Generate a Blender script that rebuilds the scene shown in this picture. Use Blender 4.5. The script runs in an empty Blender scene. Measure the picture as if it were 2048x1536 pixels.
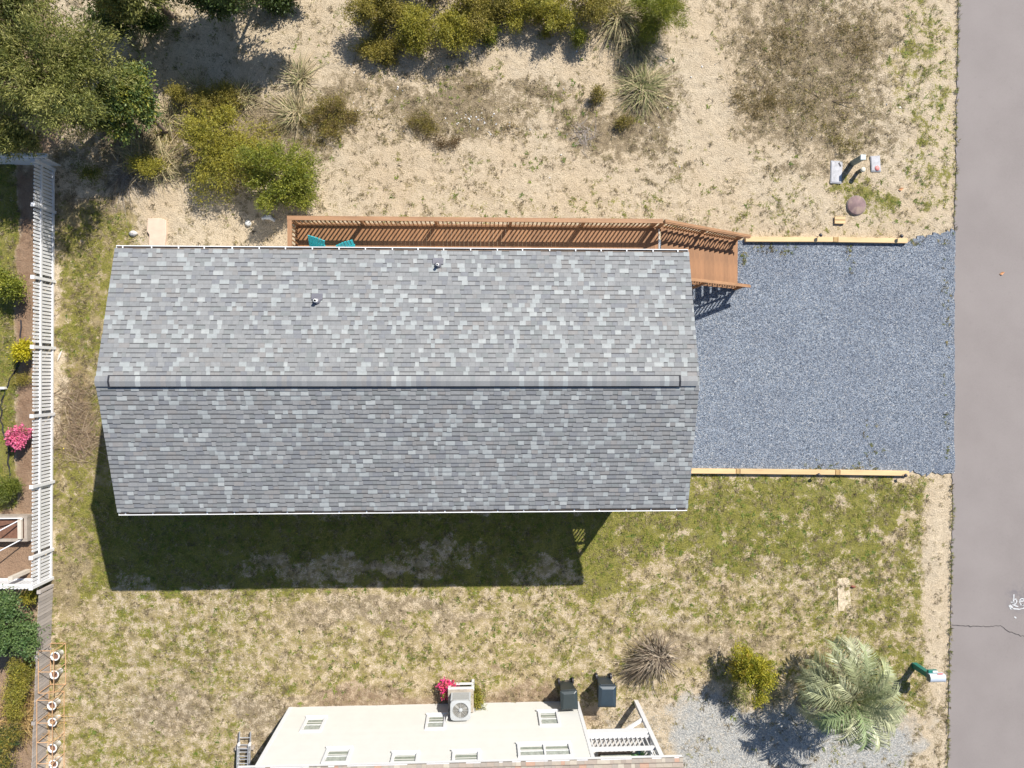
import bpy, math, random
import numpy as np
from mathutils import Vector, Matrix
random.seed(7)
RG = np.random.default_rng(11)
# ------------------------------------------------------------------ camera, sky, sun, exposure
F, H = 1420.0, 26.8
TX, TY = -0.0170, -0.0401
scene = bpy.context.scene
C = scene.collection
cam = bpy.data.cameras.new('camera'); camo = bpy.data.objects.new('camera', cam); C.objects.link(camo)
cam.sensor_width = 36; cam.lens = F/2048*36; cam.clip_end = 3000; cam.clip_start = .1
camo.location = (0, 0, H); camo.rotation_euler = (TX, TY, 0); scene.camera = camo
SUN = Vector((.567, .798, 1.0))
world = bpy.data.worlds.new('World'); scene.world = world; world.use_nodes = True
wn = world.node_tree.nodes; wl = world.node_tree.links
sky = wn.new('ShaderNodeTexSky'); sky.sky_type = 'NISHITA'; sky.sun_disc = False; sky.ozone_density = 2.5; sky.dust_density = .4
sky.sun_elevation = math.atan2(1, math.hypot(.567, .798)); sky.sun_rotation = math.atan2(.567, .798)
wn['Background'].inputs[1].default_value = .08
wl.new(sky.outputs[0], wn['Background'].inputs[0])
sl = bpy.data.lights.new('sun', 'SUN'); so = bpy.data.objects.new('sun', sl); C.objects.link(so)
sl.energy = 5.0; sl.angle = math.radians(.5); sl.color = (1.0, .945, .86)
so.rotation_euler = (-SUN).to_track_quat('-Z', 'Y').to_euler(); so.location = (20, 28, 40)
vs = scene.view_settings
vs.view_transform = 'Standard'; vs.look = 'None'; vs.exposure = .5; vs.gamma = 1
scene.render.resolution_x = 1024; scene.render.resolution_y = 768

CAMM = np.array((Matrix.Rotation(TY, 3, 'Y') @ Matrix.Rotation(TX, 3, 'X')))
def P(px, py, z=0.0):                       # photo pixel + height -> world point
    d = CAMM @ np.array([(px-1024)/F, -(py-768)/F, -1.0]); t = (z-H)/d[2]
    return Vector((d[0]*t, d[1]*t, z))
def pix(x, y, z=0.0):                       # world -> photo pixel, arrays
    q = np.stack([x, y, np.zeros_like(x)+z-H], -1) @ CAMM
    return 1024+F*q[..., 0]/-q[..., 2], 768-F*q[..., 1]/-q[..., 2]
def Pplane(px, py, A, B):                   # photo pixel -> point on the vertical plane through A, B
    d = CAMM @ np.array([(px-1024)/F, -(py-768)/F, -1.0])
    n = np.array([-(B.y-A.y), B.x-A.x]); t = (n[0]*A.x+n[1]*A.y)/(n[0]*d[0]+n[1]*d[1])
    return Vector((d[0]*t, d[1]*t, H+d[2]*t))

# ------------------------------------------------------------------ node helpers and materials
class NT:
    def __init__(s, name):
        s.m = bpy.data.materials.new(name); s.m.use_nodes = True
        s.t = s.m.node_tree; s.b = s.t.nodes['Principled BSDF']; s.out = s.t.nodes['Material Output']
    def n(s, typ, **kw):
        x = s.t.nodes.new('ShaderNode'+typ)
        for k, v in kw.items():
            if k in x.inputs: s.put(x.inputs[k], v)
            else: setattr(x, k, v)
        return x
    def put(s, sock, v):
        if isinstance(v, bpy.types.NodeSocket): s.t.links.new(v, sock)
        else:
            if sock.type == 'RGBA' and hasattr(v, '__len__') and len(v) == 3: v = (*v, 1)
            sock.default_value = v
    def coord(s): return s.n('TexCoord').outputs['Object']
    def noise(s, scale, detail=4, rough=.6, vec=None, dim='Fac'):
        x = s.n('TexNoise'); x.inputs['Scale'].default_value = scale; x.inputs['Detail'].default_value = detail
        x.inputs['Roughness'].default_value = rough
        s.t.links.new(vec if vec is not None else s.coord(), x.inputs['Vector']); return x.outputs[dim]
    def math(s, op, a, b=0.0, clamp=False):
        x = s.n('Math', operation=op); x.use_clamp = clamp; s.put(x.inputs[0], a); s.put(x.inputs[1], b); return x.outputs[0]
    def ramp(s, v, a, b, o0=0.0, o1=1.0):
        x = s.n('MapRange'); s.put(x.inputs[0], v)
        for i, q in enumerate((a, b, o0, o1)): x.inputs[1+i].default_value = q
        return x.outputs[0]
    def mix(s, f, a, b, mode='MIX'):
        x = s.n('MixRGB', blend_type=mode); s.put(x.inputs[0], f); s.put(x.inputs[1], a); s.put(x.inputs[2], b); return x.outputs[0]
    def bump(s, h, strength=.5, dist=.02):
        x = s.n('Bump'); x.inputs['Strength'].default_value = strength; x.inputs['Distance'].default_value = dist
        s.put(x.inputs['Height'], h); s.t.links.new(x.outputs[0], s.b.inputs['Normal'])

MATS = {}
def mat(name, col=None, rough=.7, var=.2, scale=6.0, bump=0.0, bscale=30.0, orand=0.0, metal=0.0, attr=False, stretch=None, tint=None):
    if name in MATS: return MATS[name]
    t = NT(name); co = t.coord()
    if stretch:
        mp = t.n('Mapping'); t.t.links.new(co, mp.inputs[0]); mp.inputs['Scale'].default_value = stretch; co = mp.outputs[0]
    base = t.n('Attribute', attribute_name='Col').outputs['Color'] if attr else (*col, 1)
    v = t.ramp(t.noise(scale, 5, .65, co), .3, .7, 1-var, 1+var)
    if orand:
        r = t.n('ObjectInfo').outputs['Random']; v = t.math('MULTIPLY', v, t.ramp(r, 0, 1, 1-orand, 1+orand))
    c = t.mix(1.0, base, v, 'MULTIPLY')
    if tint: c = t.mix(t.ramp(t.noise(scale*.35, 4, .6, co), .48, .68), c, (*tint, 1))
    t.put(t.b.inputs['Base Color'], c); t.b.inputs['Roughness'].default_value = rough; t.b.inputs['Metallic'].default_value = metal
    if bump: t.bump(t.noise(bscale, 4, .6, co), bump, .01)
    MATS[name] = t.m; return t.m
def leafmat(name, trans=.25, rough=.55):
    if name in MATS: return MATS[name]
    t = NT(name); a = t.n('Attribute', attribute_name='Col').outputs['Color']
    t.put(t.b.inputs['Base Color'], a); t.b.inputs['Roughness'].default_value = rough
    tr = t.n('BsdfTranslucent'); t.put(tr.inputs[0], t.mix(.4, a, (.35, .4, .05, 1)))
    m = t.n('MixShader'); m.inputs[0].default_value = trans
    t.t.links.new(t.b.outputs[0], m.inputs[1]); t.t.links.new(tr.outputs[0], m.inputs[2]); t.t.links.new(m.outputs[0], t.out.inputs[0])
    MATS[name] = t.m; return t.m

# ------------------------------------------------------------------ object helpers
def wloc(o):
    v = Vector((0, 0, 0))
    while o: v += o.location; o = o.parent
    return v
def tag(o, label=None, cat=None, group=None, kind=None):
    if label: o['label'] = label
    if cat: o['category'] = cat
    if group: o['group'] = group
    if kind: o['kind'] = kind
    return o
def thing(name, label, cat, loc, group=None):
    o = bpy.data.objects.new(name, None); C.objects.link(o); o.location = loc; o.empty_display_size = .2
    return tag(o, label, cat, group)
def link(name, me, parent=None, loc=None, rot=None):
    o = bpy.data.objects.new(name, me); C.objects.link(o)
    if parent: o.parent = parent
    if loc is not None: o.location = Vector(loc)-(wloc(parent) if parent else Vector())
    if rot is not None: o.rotation_euler = rot
    return o
def npmesh(name, V, Fc, m, col=None, smooth=False):
    V = np.asarray(V, np.float32); Fc = np.asarray(Fc, np.int32); k = Fc.shape[1]
    me = bpy.data.meshes.new(name)
    me.vertices.add(len(V)); me.vertices.foreach_set('co', V.ravel())
    me.loops.add(Fc.size); me.loops.foreach_set('vertex_index', Fc.ravel())
    me.polygons.add(len(Fc)); me.polygons.foreach_set('loop_start', np.arange(len(Fc), dtype=np.int32)*k)
    me.polygons.foreach_set('use_smooth', np.full(len(Fc), smooth))
    me.update(calc_edges=True)
    if col is not None:
        c4 = np.ones((len(Fc), 4), np.float32); c4[:, :3] = col
        me.attributes.new('Col', 'FLOAT_COLOR', 'FACE').data.foreach_set('color', c4.ravel())
    me.materials.append(m); return me
class MB:
    def __init__(s): s.v = []; s.f = []; s.c = []; s.sm = []
    def add(s, vs, fs, col=None, smooth=False):
        k = len(s.v); s.v += [tuple(v) for v in vs]; s.f += [tuple(i+k for i in f) for f in fs]
        s.c += [col]*len(fs); s.sm += [smooth]*len(fs); return s
    def box(s, c, d, rz=0, col=None, M=None):
        c = Vector(c); R = M if M is not None else Matrix.Rotation(rz, 3, 'Z')
        vs = [c+R @ Vector((x*d[0]/2, y*d[1]/2, z*d[2]/2)) for z in (-1, 1) for y in (-1, 1) for x in (-1, 1)]
        return s.add(vs, [(0, 2, 3, 1), (4, 5, 7, 6), (0, 1, 5, 4), (2, 6, 7, 3), (0, 4, 6, 2), (1, 3, 7, 5)], col)
    def bar(s, a, b, w, h, up=(0, 0, 1), col=None):      # beam a->b, w sideways, h along up
        a = Vector(a); b = Vector(b); x = (b-a).normalized(); u = Vector(up)
        if abs(x.dot(u)) > .98: u = Vector((0, 1, 0))
        y = u.cross(x).normalized(); z = x.cross(y)
        M = Matrix((x, y, z)).transposed()
        return s.box((a+b)/2, ((b-a).length, w, h), M=M, col=col)
    def tube(s, pts, r, n=8, col=None, caps=True, smooth=True):
        pts = [Vector(p) for p in pts]; rs = r if hasattr(r, '__len__') else [r]*len(pts); vs = []; fs = []
        for i, p in enumerate(pts):
            d = (pts[min(i+1, len(pts)-1)]-pts[max(i-1, 0)]).normalized()
            u = Vector((1, 0, 0)) if abs(d.x) < .8 else Vector((0, 1, 0)); e = d.cross(u).normalized(); g = d.cross(e)
            for k in range(n):
                a = 2*math.pi*k/n; vs.append(p+(e*math.cos(a)+g*math.sin(a))*rs[i])
        for i in range(len(pts)-1):
            for k in range(n): fs.append((i*n+k, i*n+(k+1) % n, (i+1)*n+(k+1) % n, (i+1)*n+k))
        s.add(vs, fs, col, smooth)
        if caps: s.add(vs[:n], [tuple(range(n))], col); s.add(vs[-n:], [tuple(range(n-1, -1, -1))], col)
        return s
    def lathe(s, c, prof, n=16, col=None, smooth=True):
        c = Vector(c); vs = []; fs = []
        for r, z in prof:
            for k in range(n): a = 2*math.pi*k/n; vs.append(c+Vector((r*math.cos(a), r*math.sin(a), z)))
        for i in range(len(prof)-1):
            for k in range(n): fs.append((i*n+k, i*n+(k+1) % n, (i+1)*n+(k+1) % n, (i+1)*n+k))
        return s.add(vs, fs, col, smooth)
    def prism(s, pts, z0, z1, col=None):
        n = len(pts); vs = [(p[0], p[1], z0) for p in pts]+[(p[0], p[1], z1) for p in pts]
        return s.add(vs, [tuple(range(n-1, -1, -1)), tuple(range(n, 2*n))]+[(i, (i+1) % n, n+(i+1) % n, n+i) for i in range(n)], col)
    def mesh(s, name, m, off=Vector()):
        me = bpy.data.meshes.new(name); me.from_pydata([(v[0]-off.x, v[1]-off.y, v[2]-off.z) for v in s.v], [], s.f)
        me.polygons.foreach_set('use_smooth', s.sm); me.materials.append(m)
        if any(c is not None for c in s.c):
            c4 = np.ones((len(s.f), 4), np.float32); c4[:, :3] = [c if c is not None else (.5, .5, .5) for c in s.c]
            me.attributes.new('Col', 'FLOAT_COLOR', 'FACE').data.foreach_set('color', c4.ravel())
        me.validate(); return me
    def build(s, name, m, parent=None, origin=None, bevel=0):
        if parent: o = link(name, s.mesh(name, m, wloc(parent)), parent)
        else:
            origin = Vector(origin) if origin is not None else Vector()
            o = link(name, s.mesh(name, m, origin)); o.location = origin
        if bevel:
            b = o.modifiers.new('bevel', 'BEVEL'); b.width = bevel; b.segments = 2; b.limit_method = 'ANGLE'
        return o
def vnoise(x, y, scale, seed):
    r = np.random.default_rng(seed).random((257, 257)); u = (x*scale+1000) % 256; v = (y*scale+1000) % 256
    i = u.astype(int); j = v.astype(int); a = u-i; b = v-j; a = a*a*(3-2*a); b = b*b*(3-2*b)
    return (r[i, j]*(1-a)+r[i+1, j]*a)*(1-b)+(r[i, j+1]*(1-a)+r[i+1, j+1]*a)*b
def fbm(x, y, scale, seed, o=4):
    s = 0; t = 0
    for k in range(o): w = .55**k; s = s+w*vnoise(x, y, scale*2**k, seed+k); t += w
    return s/t
def blob(u, v, cx, cy, rx, ry, p=2): return np.exp(-(((u-cx)/rx)**2+((v-cy)/ry)**2)**p)
def rect(u, v, x0, x1, y0, y1, s=18):
    f = lambda t: 1/(1+np.exp(-np.clip(t/s*4, -30, 30)))
    return f(u-x0)*f(x1-u)*f(v-y0)*f(y1-v)

# ------------------------------------------------------------------ ground masks (pixel layout of the yard)
def masks(x, y):
    u0, v0 = pix(x, y)
    u = u0+120*(fbm(x, y, .45, 3)-.5)+50*(fbm(x, y, 1.7, 4)-.5); v = v0+120*(fbm(x, y, .45, 9)-.5)+50*(fbm(x, y, 1.7, 8)-.5)
    g = .06+0*u
    g = np.maximum(g, .46*rect(u, v, 1785, 1915, -200, 440))
    g = np.maximum(g, .70*rect(u, v, 1150, 1800, 945, 1135, 40)); g = np.maximum(g, .56*rect(u, v, 1700, 1868, 950, 1420, 30))
    g = np.maximum(g, .47*rect(u, v, 1150, 1860, 1100, 1400, 40)); g = np.maximum(g, .72*rect(u0, v0, 1385, 1790, 950, 1000, 14))
    g = np.maximum(g, .92*rect(u, v, 170, 1240, 1000, 1185, 25))
    g = np.maximum(g, .42*rect(u, v, 108, 1250, 1150, 1400, 25)); g = np.maximum(g, .48*rect(u, v, 108, 480, 1185, 1600, 40))
    g = np.maximum(g, .58*rect(u, v, 105, 240, 420, 1190, 25)); g = np.maximum(g, .85*rect(u, v, -300, 60, 330, 1010, 14))
    g = np.maximum(g, .7*blob(u, v, 1710, 385, 60, 35)); g = np.maximum(g, .3*rect(u, v, 640, 1800, 380, 480))
    g = np.maximum(g, .75*blob(u, v, 150, 690, 40, 70)); g = np.maximum(g, .75*blob(u, v, 595, 1390, 40, 15))
    g = g-.55*blob(u, v, 640, 1135, 150, 32)-.5*blob(u, v, 860, 1120, 130, 38)-.45*blob(u, v, 1080, 1145, 90, 30)
    g = g-.35*blob(u, v, 320, 1420, 90, 50)-.35*blob(u, v, 800, 1230, 200, 25)-.3*blob(u, v, 160, 1130, 45, 60)-.3*blob(u, v, 1420, 1300, 160, 45)
    d = .30+0*u
    for cx, cy, rx, ry, a in ((1620, 140, 240, 240, .74), (1240, 250, 200, 100, .7), (900, 235, 200, 90, .74), (1080, 180, 140, 60, .62), (690, 200, 120, 80, .62), (1430, 330, 300, 40, .5),
                              (480, 280, 240, 130, .75), (900, 270, 70, 40, .85), (700, 290, 120, 50, .45), (250, 300, 200, 130, .7), (1620, 350, 120, 60, .55), (1300, 260, 200, 60, .45),
                              (150, 840, 55, 110, .7), (1500, 30, 250, 60, .5), (1350, 330, 260, 60, .32)):
        d = np.maximum(d, a*blob(u, v, cx, cy, rx, ry, 1.2))
    d = d-.3*blob(u, v, 1060, 95, 130, 55)-.35*blob(u, v, 1405, 190, 45, 190)-.3*blob(u, v, 1520, 300, 90, 45)-.2*blob(u, v, 560, 150, 120, 60)-.25*blob(u, v, 350, 410, 90, 40)
    d = np.maximum(d, .56*rect(u, v, 105, 1880, 950, 1600)); d = np.maximum(d, .75*rect(u, v, 105, 240, 400, 1190)); d = np.maximum(d, .55*rect(u, v, -300, 65, 300, 1010))
    edge = blob(u0, v, 1872, 1180, 26, 260); d = d-.3*edge; g = g-.45*edge
    edge2 = blob(u, v, 1870, 445, 40, 26); d = d-.3*edge2; g = g-.5*edge2
    m = .92*rect(u0+25*(fbm(x, y, .7, 31)-.5), v, 34, 74, 330, 1178, 8); m = np.maximum(m, .95*rect(u0, v, -300, 70, 1000, 1178, 10))
    m = np.maximum(m, .42*rect(u, v, 640, 1190, 1384, 1440, 14)); m = np.maximum(m, .85*rect(u0, v, -400, 74, 1180, 1700, 10))
    m = np.maximum(m, .8*rect(u, v, -300, 110, -200, 325)); m = np.maximum(m, .45*blob(u, v, 150, 850, 40, 90))
    gr = rect(u, v, 1330, 1850, 1408, 1800, 34)*.8; gr = np.maximum(gr, .38*rect(u, v, 1160, 1400, 1390, 1700, 30)); gr = gr-.3*blob(u, v, 1790, 1420, 90, 35)
    g = g*(1-gr)*(1-m); d = d*(1-gr*.8)
    return np.clip(g, 0, 1), np.clip(d, 0, 1), np.clip(m, 0, 1), np.clip(gr, 0, 1)

def ground_z(x, y, g, d, gr):
    u, v = pix(x, y)
    flat = np.maximum(rect(u, v, 150, 2400, 455, 960, 20), rect(u, v, 1880, 2600, -600, 2400, 8))
    r = .10*(fbm(x, y, .25, 50)-.5)+.05*(fbm(x, y, 1.6, 40)-.5)+(.035+.04*d+.04*g)*(fbm(x, y, 5.5, 60, 2)-.5)
    dune = .35*blob(x, y, -6, 14, 12, 5, 1)
    return (r*(1-.85*gr))*(1-flat)+dune*(1-flat)-.03*flat

fx = np.arange(-24, 24.01, .09); fy = np.arange(-18.5, 18.51, .09)
out = np.array([30, 40, 60, 100, 180, 400.])
gx = np.concatenate([-out[::-1], fx, out]); gy = np.concatenate([-out[::-1], fy, out])
GX, GY = np.meshgrid(gx, gy, indexing='ij'); mg, md, mm, mv = masks(GX, GY)
far = (np.abs(GX) > 25) | (np.abs(GY) > 19)
GZ = np.where(far, 0, ground_z(GX, GY, mg, md, mv)); GZ[far] = -.03
mg = np.where(far, .45, mg); md = np.where(far, .4, md)
nx, ny = GX.shape; ii = np.arange(nx*ny).reshape(nx, ny)
gf = np.stack([ii[:-1, :-1], ii[1:, :-1], ii[1:, 1:], ii[:-1, 1:]], -1).reshape(-1, 4)
def ground_mat():
    t = NT('sandy_ground'); a = t.n('Attribute', attribute_name='Mask'); sp = t.n('SeparateColor'); t.t.links.new(a.outputs['Color'], sp.inputs[0])
    g, d, m = sp.outputs[0], sp.outputs[1], sp.outputs[2]; gr = a.outputs['Alpha']
    n1 = t.noise(1.5, 8, .66); n2 = t.noise(5.5, 7, .7); n3 = t.noise(24, 5, .7); n4 = t.noise(.35, 4, .6); n5 = t.noise(3.0, 8, .66); n6 = t.noise(60, 3, .6)
    c = t.mix(t.ramp(n2, .35, .65), (.58, .475, .335, 1), (.74, .62, .455, 1))
    c = t.mix(t.ramp(n4, .42, .62, 0, .55), c, (.63, .49, .325, 1))
    c = t.mix(t.ramp(n3, .55, .63, 0, .66), c, (.25, .185, .11, 1)); c = t.mix(t.ramp(n6, .58, .68, 0, .42), c, (.20, .15, .09, 1)); c = t.mix(t.ramp(n6, .36, .44, .45, 0), c, (.78, .67, .50, 1))
    lawn = t.ramp(g, .2, .36)
    brown = t.mix(t.ramp(n3, .38, .60), (.075, .053, .032, 1), (.38, .30, .185, 1)); gold = t.mix(t.ramp(n3, .34, .64), (.18, .135, .05, 1), (.52, .42, .215, 1))
    dn = t.math('ADD', t.math('MULTIPLY', n5, .56), t.math('MULTIPLY', n3, .44))
    fd = t.ramp(t.math('ADD', dn, t.math('MULTIPLY', d, .34)), .652, .688)
    c = t.mix(t.math('MULTIPLY', fd, .88), c, t.mix(lawn, brown, gold))
    gn = t.math('ADD', t.math('MULTIPLY', n1, .55), t.math('MULTIPLY', t.math('ADD', n2, n3), .225))
    fg = t.ramp(t.math('ADD', gn, t.math('MULTIPLY', g, .36)), .678, .716)
    c = t.mix(t.math('MULTIPLY', fg, .88), c, t.mix(t.ramp(n3, .32, .66), (.065, .075, .013, 1), (.34, .32, .062, 1)))
    c = t.mix(t.math('MULTIPLY', m, .9), c, t.mix(t.ramp(n3, .3, .7), (.14, .075, .045, 1), (.42, .27, .18, 1)))
    vo = t.n('TexVoronoi'); vo.inputs['Scale'].default_value = 22; t.t.links.new(t.coord(), vo.inputs[0])
    sv = t.n('SeparateColor'); t.t.links.new(vo.outputs['Color'], sv.inputs[0])
    gc = t.mix(t.ramp(sv.outputs[0], 0, 1), (.31, .32, .32, 1), (.62, .605, .565, 1))
    fv = t.ramp(t.math('ADD', t.math('ADD', t.math('MULTIPLY', n2, .5), t.math('MULTIPLY', n1, .5)), gr), .85, 1.3)
    c = t.mix(fv, c, gc)
    t.put(t.b.inputs['Base Color'], c); t.b.inputs['Roughness'].default_value = .95; t.b.inputs['Specular IOR Level'].default_value = .15
    t.bump(t.math('ADD', t.math('ADD', n3, t.math('MULTIPLY', n6, .5)), t.math('MULTIPLY', n2, .8)), 1.0, .06)
    return t.m
me = npmesh('ground', np.stack([GX, GY, GZ], -1).reshape(-1, 3), gf, ground_mat(), smooth=True)
me.attributes.new('Mask', 'FLOAT_COLOR', 'POINT').data.foreach_set('color', np.stack([mg, md, mm, mv], -1).astype(np.float32).ravel())
tag(link('ground', me), 'sandy yard with dry litter and patchy grass', None, None, 'structure')
def gz(x, y):
    i = int(np.clip(np.searchsorted(gx, x)-1, 0, nx-2)); j = int(np.clip(np.searchsorted(gy, y)-1, 0, ny-2)); return float(GZ[i:i+2, j:j+2].mean())
def G(px, py):                             # point on the ground under a pixel
    p = P(px, py); p.z = gz(p.x, p.y); return p

# road
def road_mat():
    t = NT('worn_asphalt'); n1 = t.noise(.5, 5, .6); n2 = t.noise(45, 3, .7); n3 = t.noise(4, 4, .6)
    c = t.mix(t.ramp(n1, .35, .65), (.205, .180, .172, 1), (.238, .211, .202, 1)); c = t.mix(t.ramp(n2, .3, .7, 0, .5), c, (.32, .29, .28, 1))
    c = t.mix(t.ramp(n2, .58, .75, 0, .5), c, (.13, .115, .115, 1)); c = t.mix(t.ramp(n3, .6, .75, 0, .25), c, (.16, .14, .14, 1))
    q = P(2042, 1196); sub = t.n('VectorMath', operation='DISTANCE'); t.t.links.new(t.coord(), sub.inputs[0]); sub.inputs[1].default_value = (q.x, q.y, 0)
    st = t.math('MULTIPLY', t.ramp(sub.outputs['Value'], .1, .75, 1, 0), t.ramp(n3, .4, .62)); c = t.mix(t.math('MULTIPLY', st, .7), c, (.10, .10, .125, 1))
    t.put(t.b.inputs['Base Color'], c); t.b.inputs['Roughness'].default_value = .9; t.bump(n2, .5, .008); return t.m
mb = MB(); L0 = []
edge = [(1925, -300), (1919, -100), (1918, 0), (1914, 200), (1912, 330), (1908, 480), (1905, 640), (1904, 800), (1904, 900), (1906, 1000), (1903, 1150), (1900, 1300), (1896, 1536), (1893, 1750)]
pts = []
for a, b in zip(edge[:-1], edge[1:]):
    for k in range(24):
        s = k/24; q = P(a[0]+(b[0]-a[0])*s, a[1]+(b[1]-a[1])*s); q.x += random.gauss(0, .014)+.05*(vnoise(np.array([q.x]), np.array([q.y]), .9, 5)[0]-.5); pts.append(q)
xr = 26.5
vs_, fs_ = [], []
for q in pts: vs_ += [(q.x, q.y, -.03), (q.x, q.y, .0), (xr, q.y, .03)]
for i in range(len(pts)-1): k = i*3; fs_ += [(k, k+1, k+4, k+3), (k+1, k+2, k+5, k+4)]
y0, y1 = pts[0].y, pts[-1].y; n = len(vs_)
vs_ += [(pts[0].x, 300, .0), (xr, 300, .03), (pts[-1].x, -300, .0), (xr, -300, .03)]
fs_ += [(n, n+1, 2, 1), ((len(pts)-1)*3+1, (len(pts)-1)*3+2, n+3, n+2)]
mb.add(vs_, fs_); road = mb.build('road', road_mat()); tag(road, 'worn grey asphalt road along the right edge', None, None, 'structure')
def strip(name, pl, w, z, m, parent):
    b = MB(); pl = [Vector((p.x, p.y, z)) for p in pl]
    for i, p in enumerate(pl):
        d = (pl[min(i+1, len(pl)-1)]-pl[max(i-1, 0)]).normalized(); s = Vector((-d.y, d.x, 0))*w*random.uniform(.6, 1.2)/2
        b.v += [tuple(p+s), tuple(p-s)]
    for i in range(len(pl)-1): b.f.append((2*i, 2*i+1, 2*i+3, 2*i+2)); b.c.append(None); b.sm.append(False)
    return b.build(name, m, parent)
def wig(pl, n=8, a=.012):
    o = []
    for p, q in zip(pl[:-1], pl[1:]):
        for k in range(n): r = p.lerp(q, k/n); o.append(r+Vector((random.gauss(0, a), random.gauss(0, a), 0)))
    return o+[pl[-1]]
strip('crack', wig([P(*p) for p in ((1903, 1250), (1940, 1252), (1975, 1253), (2001, 1251), (2015, 1262), (2045, 1272), (2100, 1276))]), .028, .014, mat('crack', (.05, .045, .045), .95), road)
pm = mat('road_paint', (.52, .53, .54), .8, .35, 14)
for pl, w in (([(2027, 1188), (2026.5, 1203), (2027, 1208)], .05), ([(2027, 1199), (2032, 1197), (2033, 1203), (2030, 1208), (2026, 1207)], .045), ([(2020, 1204), (2027, 1204)], .04),
              ([(2040, 1203), (2048, 1201), (2046, 1197), (2041, 1198), (2038, 1203), (2041, 1208), (2050, 1212), (2046, 1217), (2036, 1218), (2022, 1217)], .045),
              ([(2018, 1210), (2024, 1214), (2020, 1218)], .11), ([(2024, 1209), (2036, 1213)], .05), ([(2040, 1210), (2049, 1209)], .04), ([(2028, 1233), (2032, 1236)], .05)):
    strip('painted_stroke', wig([P(*p) for p in pl], 4, .006), w, .016, pm, road)

# ------------------------------------------------------------------ gravel parking pad
def gravel_mat():
    t = NT('blue_grey_gravel'); vo = t.n('TexVoronoi'); vo.inputs['Scale'].default_value = 27; t.t.links.new(t.coord(), vo.inputs[0])
    sp = t.n('SeparateColor'); t.t.links.new(vo.outputs['Color'], sp.inputs[0]); n1 = t.noise(.6, 5, .6)
    c = t.mix(sp.outputs[0], (.075, .098, .14, 1), (.32, .365, .43, 1)); c = t.mix(t.ramp(sp.outputs[1], .75, .95, 0, .6), c, (.46, .45, .44, 1))
    c = t.mix(t.ramp(n1, .4, .65, 0, .3), c, (.13, .15, .2, 1))
    t.put(t.b.inputs['Base Color'], c); t.b.inputs['Roughness'].default_value = .75
    t.bump(t.ramp(vo.outputs['Distance'], 0, .6, 1, 0), 1.0, .03); return t.m
poly = []
def jl(a, b, n, j):
    for k in range(n): q = P(a[0]+(b[0]-a[0])*k/n, a[1]+(b[1]-a[1])*k/n); poly.append(Vector((q.x+random.gauss(0, j), q.y+random.gauss(0, j), 0)))
jl((1300, 480), (1815, 482), 10, .0); jl((1815, 482), (1850, 472), 8, .04); jl((1850, 472), (1908, 462), 12, .05); jl((1911, 462), (1909, 640), 12, .02)
jl((1909, 640), (1909, 948), 16, .02); jl((1909, 949), (1818, 946), 14, .05); jl((1818, 946), (1300, 943), 10, 0)
mb = MB(); mb.prism([(p.x, p.y) for p in poly], -.05, .008)
pad = mb.build('gravel_pad', gravel_mat()); tag(pad, 'blue grey gravel parking pad between the timbers', None, None, 'structure')
def inpoly(x, y, pl):
    r = np.zeros(len(x), bool); n = len(pl)
    for i in range(n):
        a, b = pl[i], pl[(i+1) % n]; c = ((a.y > y) != (b.y > y)) & (x < (b.x-a.x)*(y-a.y)/(b.y-a.y+1e-12)+a.x); r ^= c
    return r
def stones(name, x, y, z, size, pal, m, label):
    n = len(x); oc = np.array([[1, 0, 0], [-1, 0, 0], [0, 1, 0], [0, -1, 0], [0, 0, 1]], float)
    a = RG.random(n)*6.283; s = size*RG.uniform(.5, 1.25, n)
    V = np.repeat(oc[None], n, 0)*np.stack([s, s*RG.uniform(.5, .95, n), s*RG.uniform(.45, .8, n)], -1)[:, None, :]
    V += RG.normal(0, .25, V.shape)*s[:, None, None]*.6
    ca, sa = np.cos(a)[:, None], np.sin(a)[:, None]
    W = np.stack([V[..., 0]*ca-V[..., 1]*sa+x[:, None], V[..., 0]*sa+V[..., 1]*ca+y[:, None], V[..., 2]+np.asarray(z).reshape(-1, 1)], -1)
    fc = np.array([[0, 2, 4], [2, 1, 4], [1, 3, 4], [3, 0, 4]]); FA = (np.arange(n)[:, None, None]*5+fc[None]).reshape(-1, 3)
    col = np.repeat(np.array(pal)[RG.integers(0, len(pal), n)]*RG.uniform(.75, 1.25, (n, 1)), 4, 0)
    return tag(link(name, npmesh(name, W.reshape(-1, 3), FA, m, col)), label, 'gravel', None, 'stuff')
x = RG.uniform(5, 18.6, 90000); y = RG.uniform(-4.3, 5.8, 90000); k = inpoly(x, y, poly); x = x[k]; y = y[k]
stm = mat('stone', rough=.8, attr=True, var=.15, scale=40)
stones('gravel_stones', x, y, np.full(len(x), .004), .026, [(.075, .098, .138), (.135, .17, .225), (.20, .24, .30), (.285, .335, .395), (.46, .47, .47), (.09, .113, .15), (.165, .205, .265)], stm, 'loose blue grey stones of the parking pad')
x = RG.uniform(4.5, 16.5, 26000); y = RG.uniform(-15.5, -11.8, 26000); _, _, _, q = masks(x, y); k = RG.random(len(x)) < q*.9-.15; x = x[k]; y = y[k]
z = np.array([gz(a, b) for a, b in zip(x, y)])
stones('driveway_stones', x, y, z+.003, .022, [(.36, .37, .37), (.45, .44, .41), (.27, .285, .30), (.56, .53, .47), (.46, .41, .34)], stm, 'pale loose gravel of the drive beside the palm')

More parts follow.
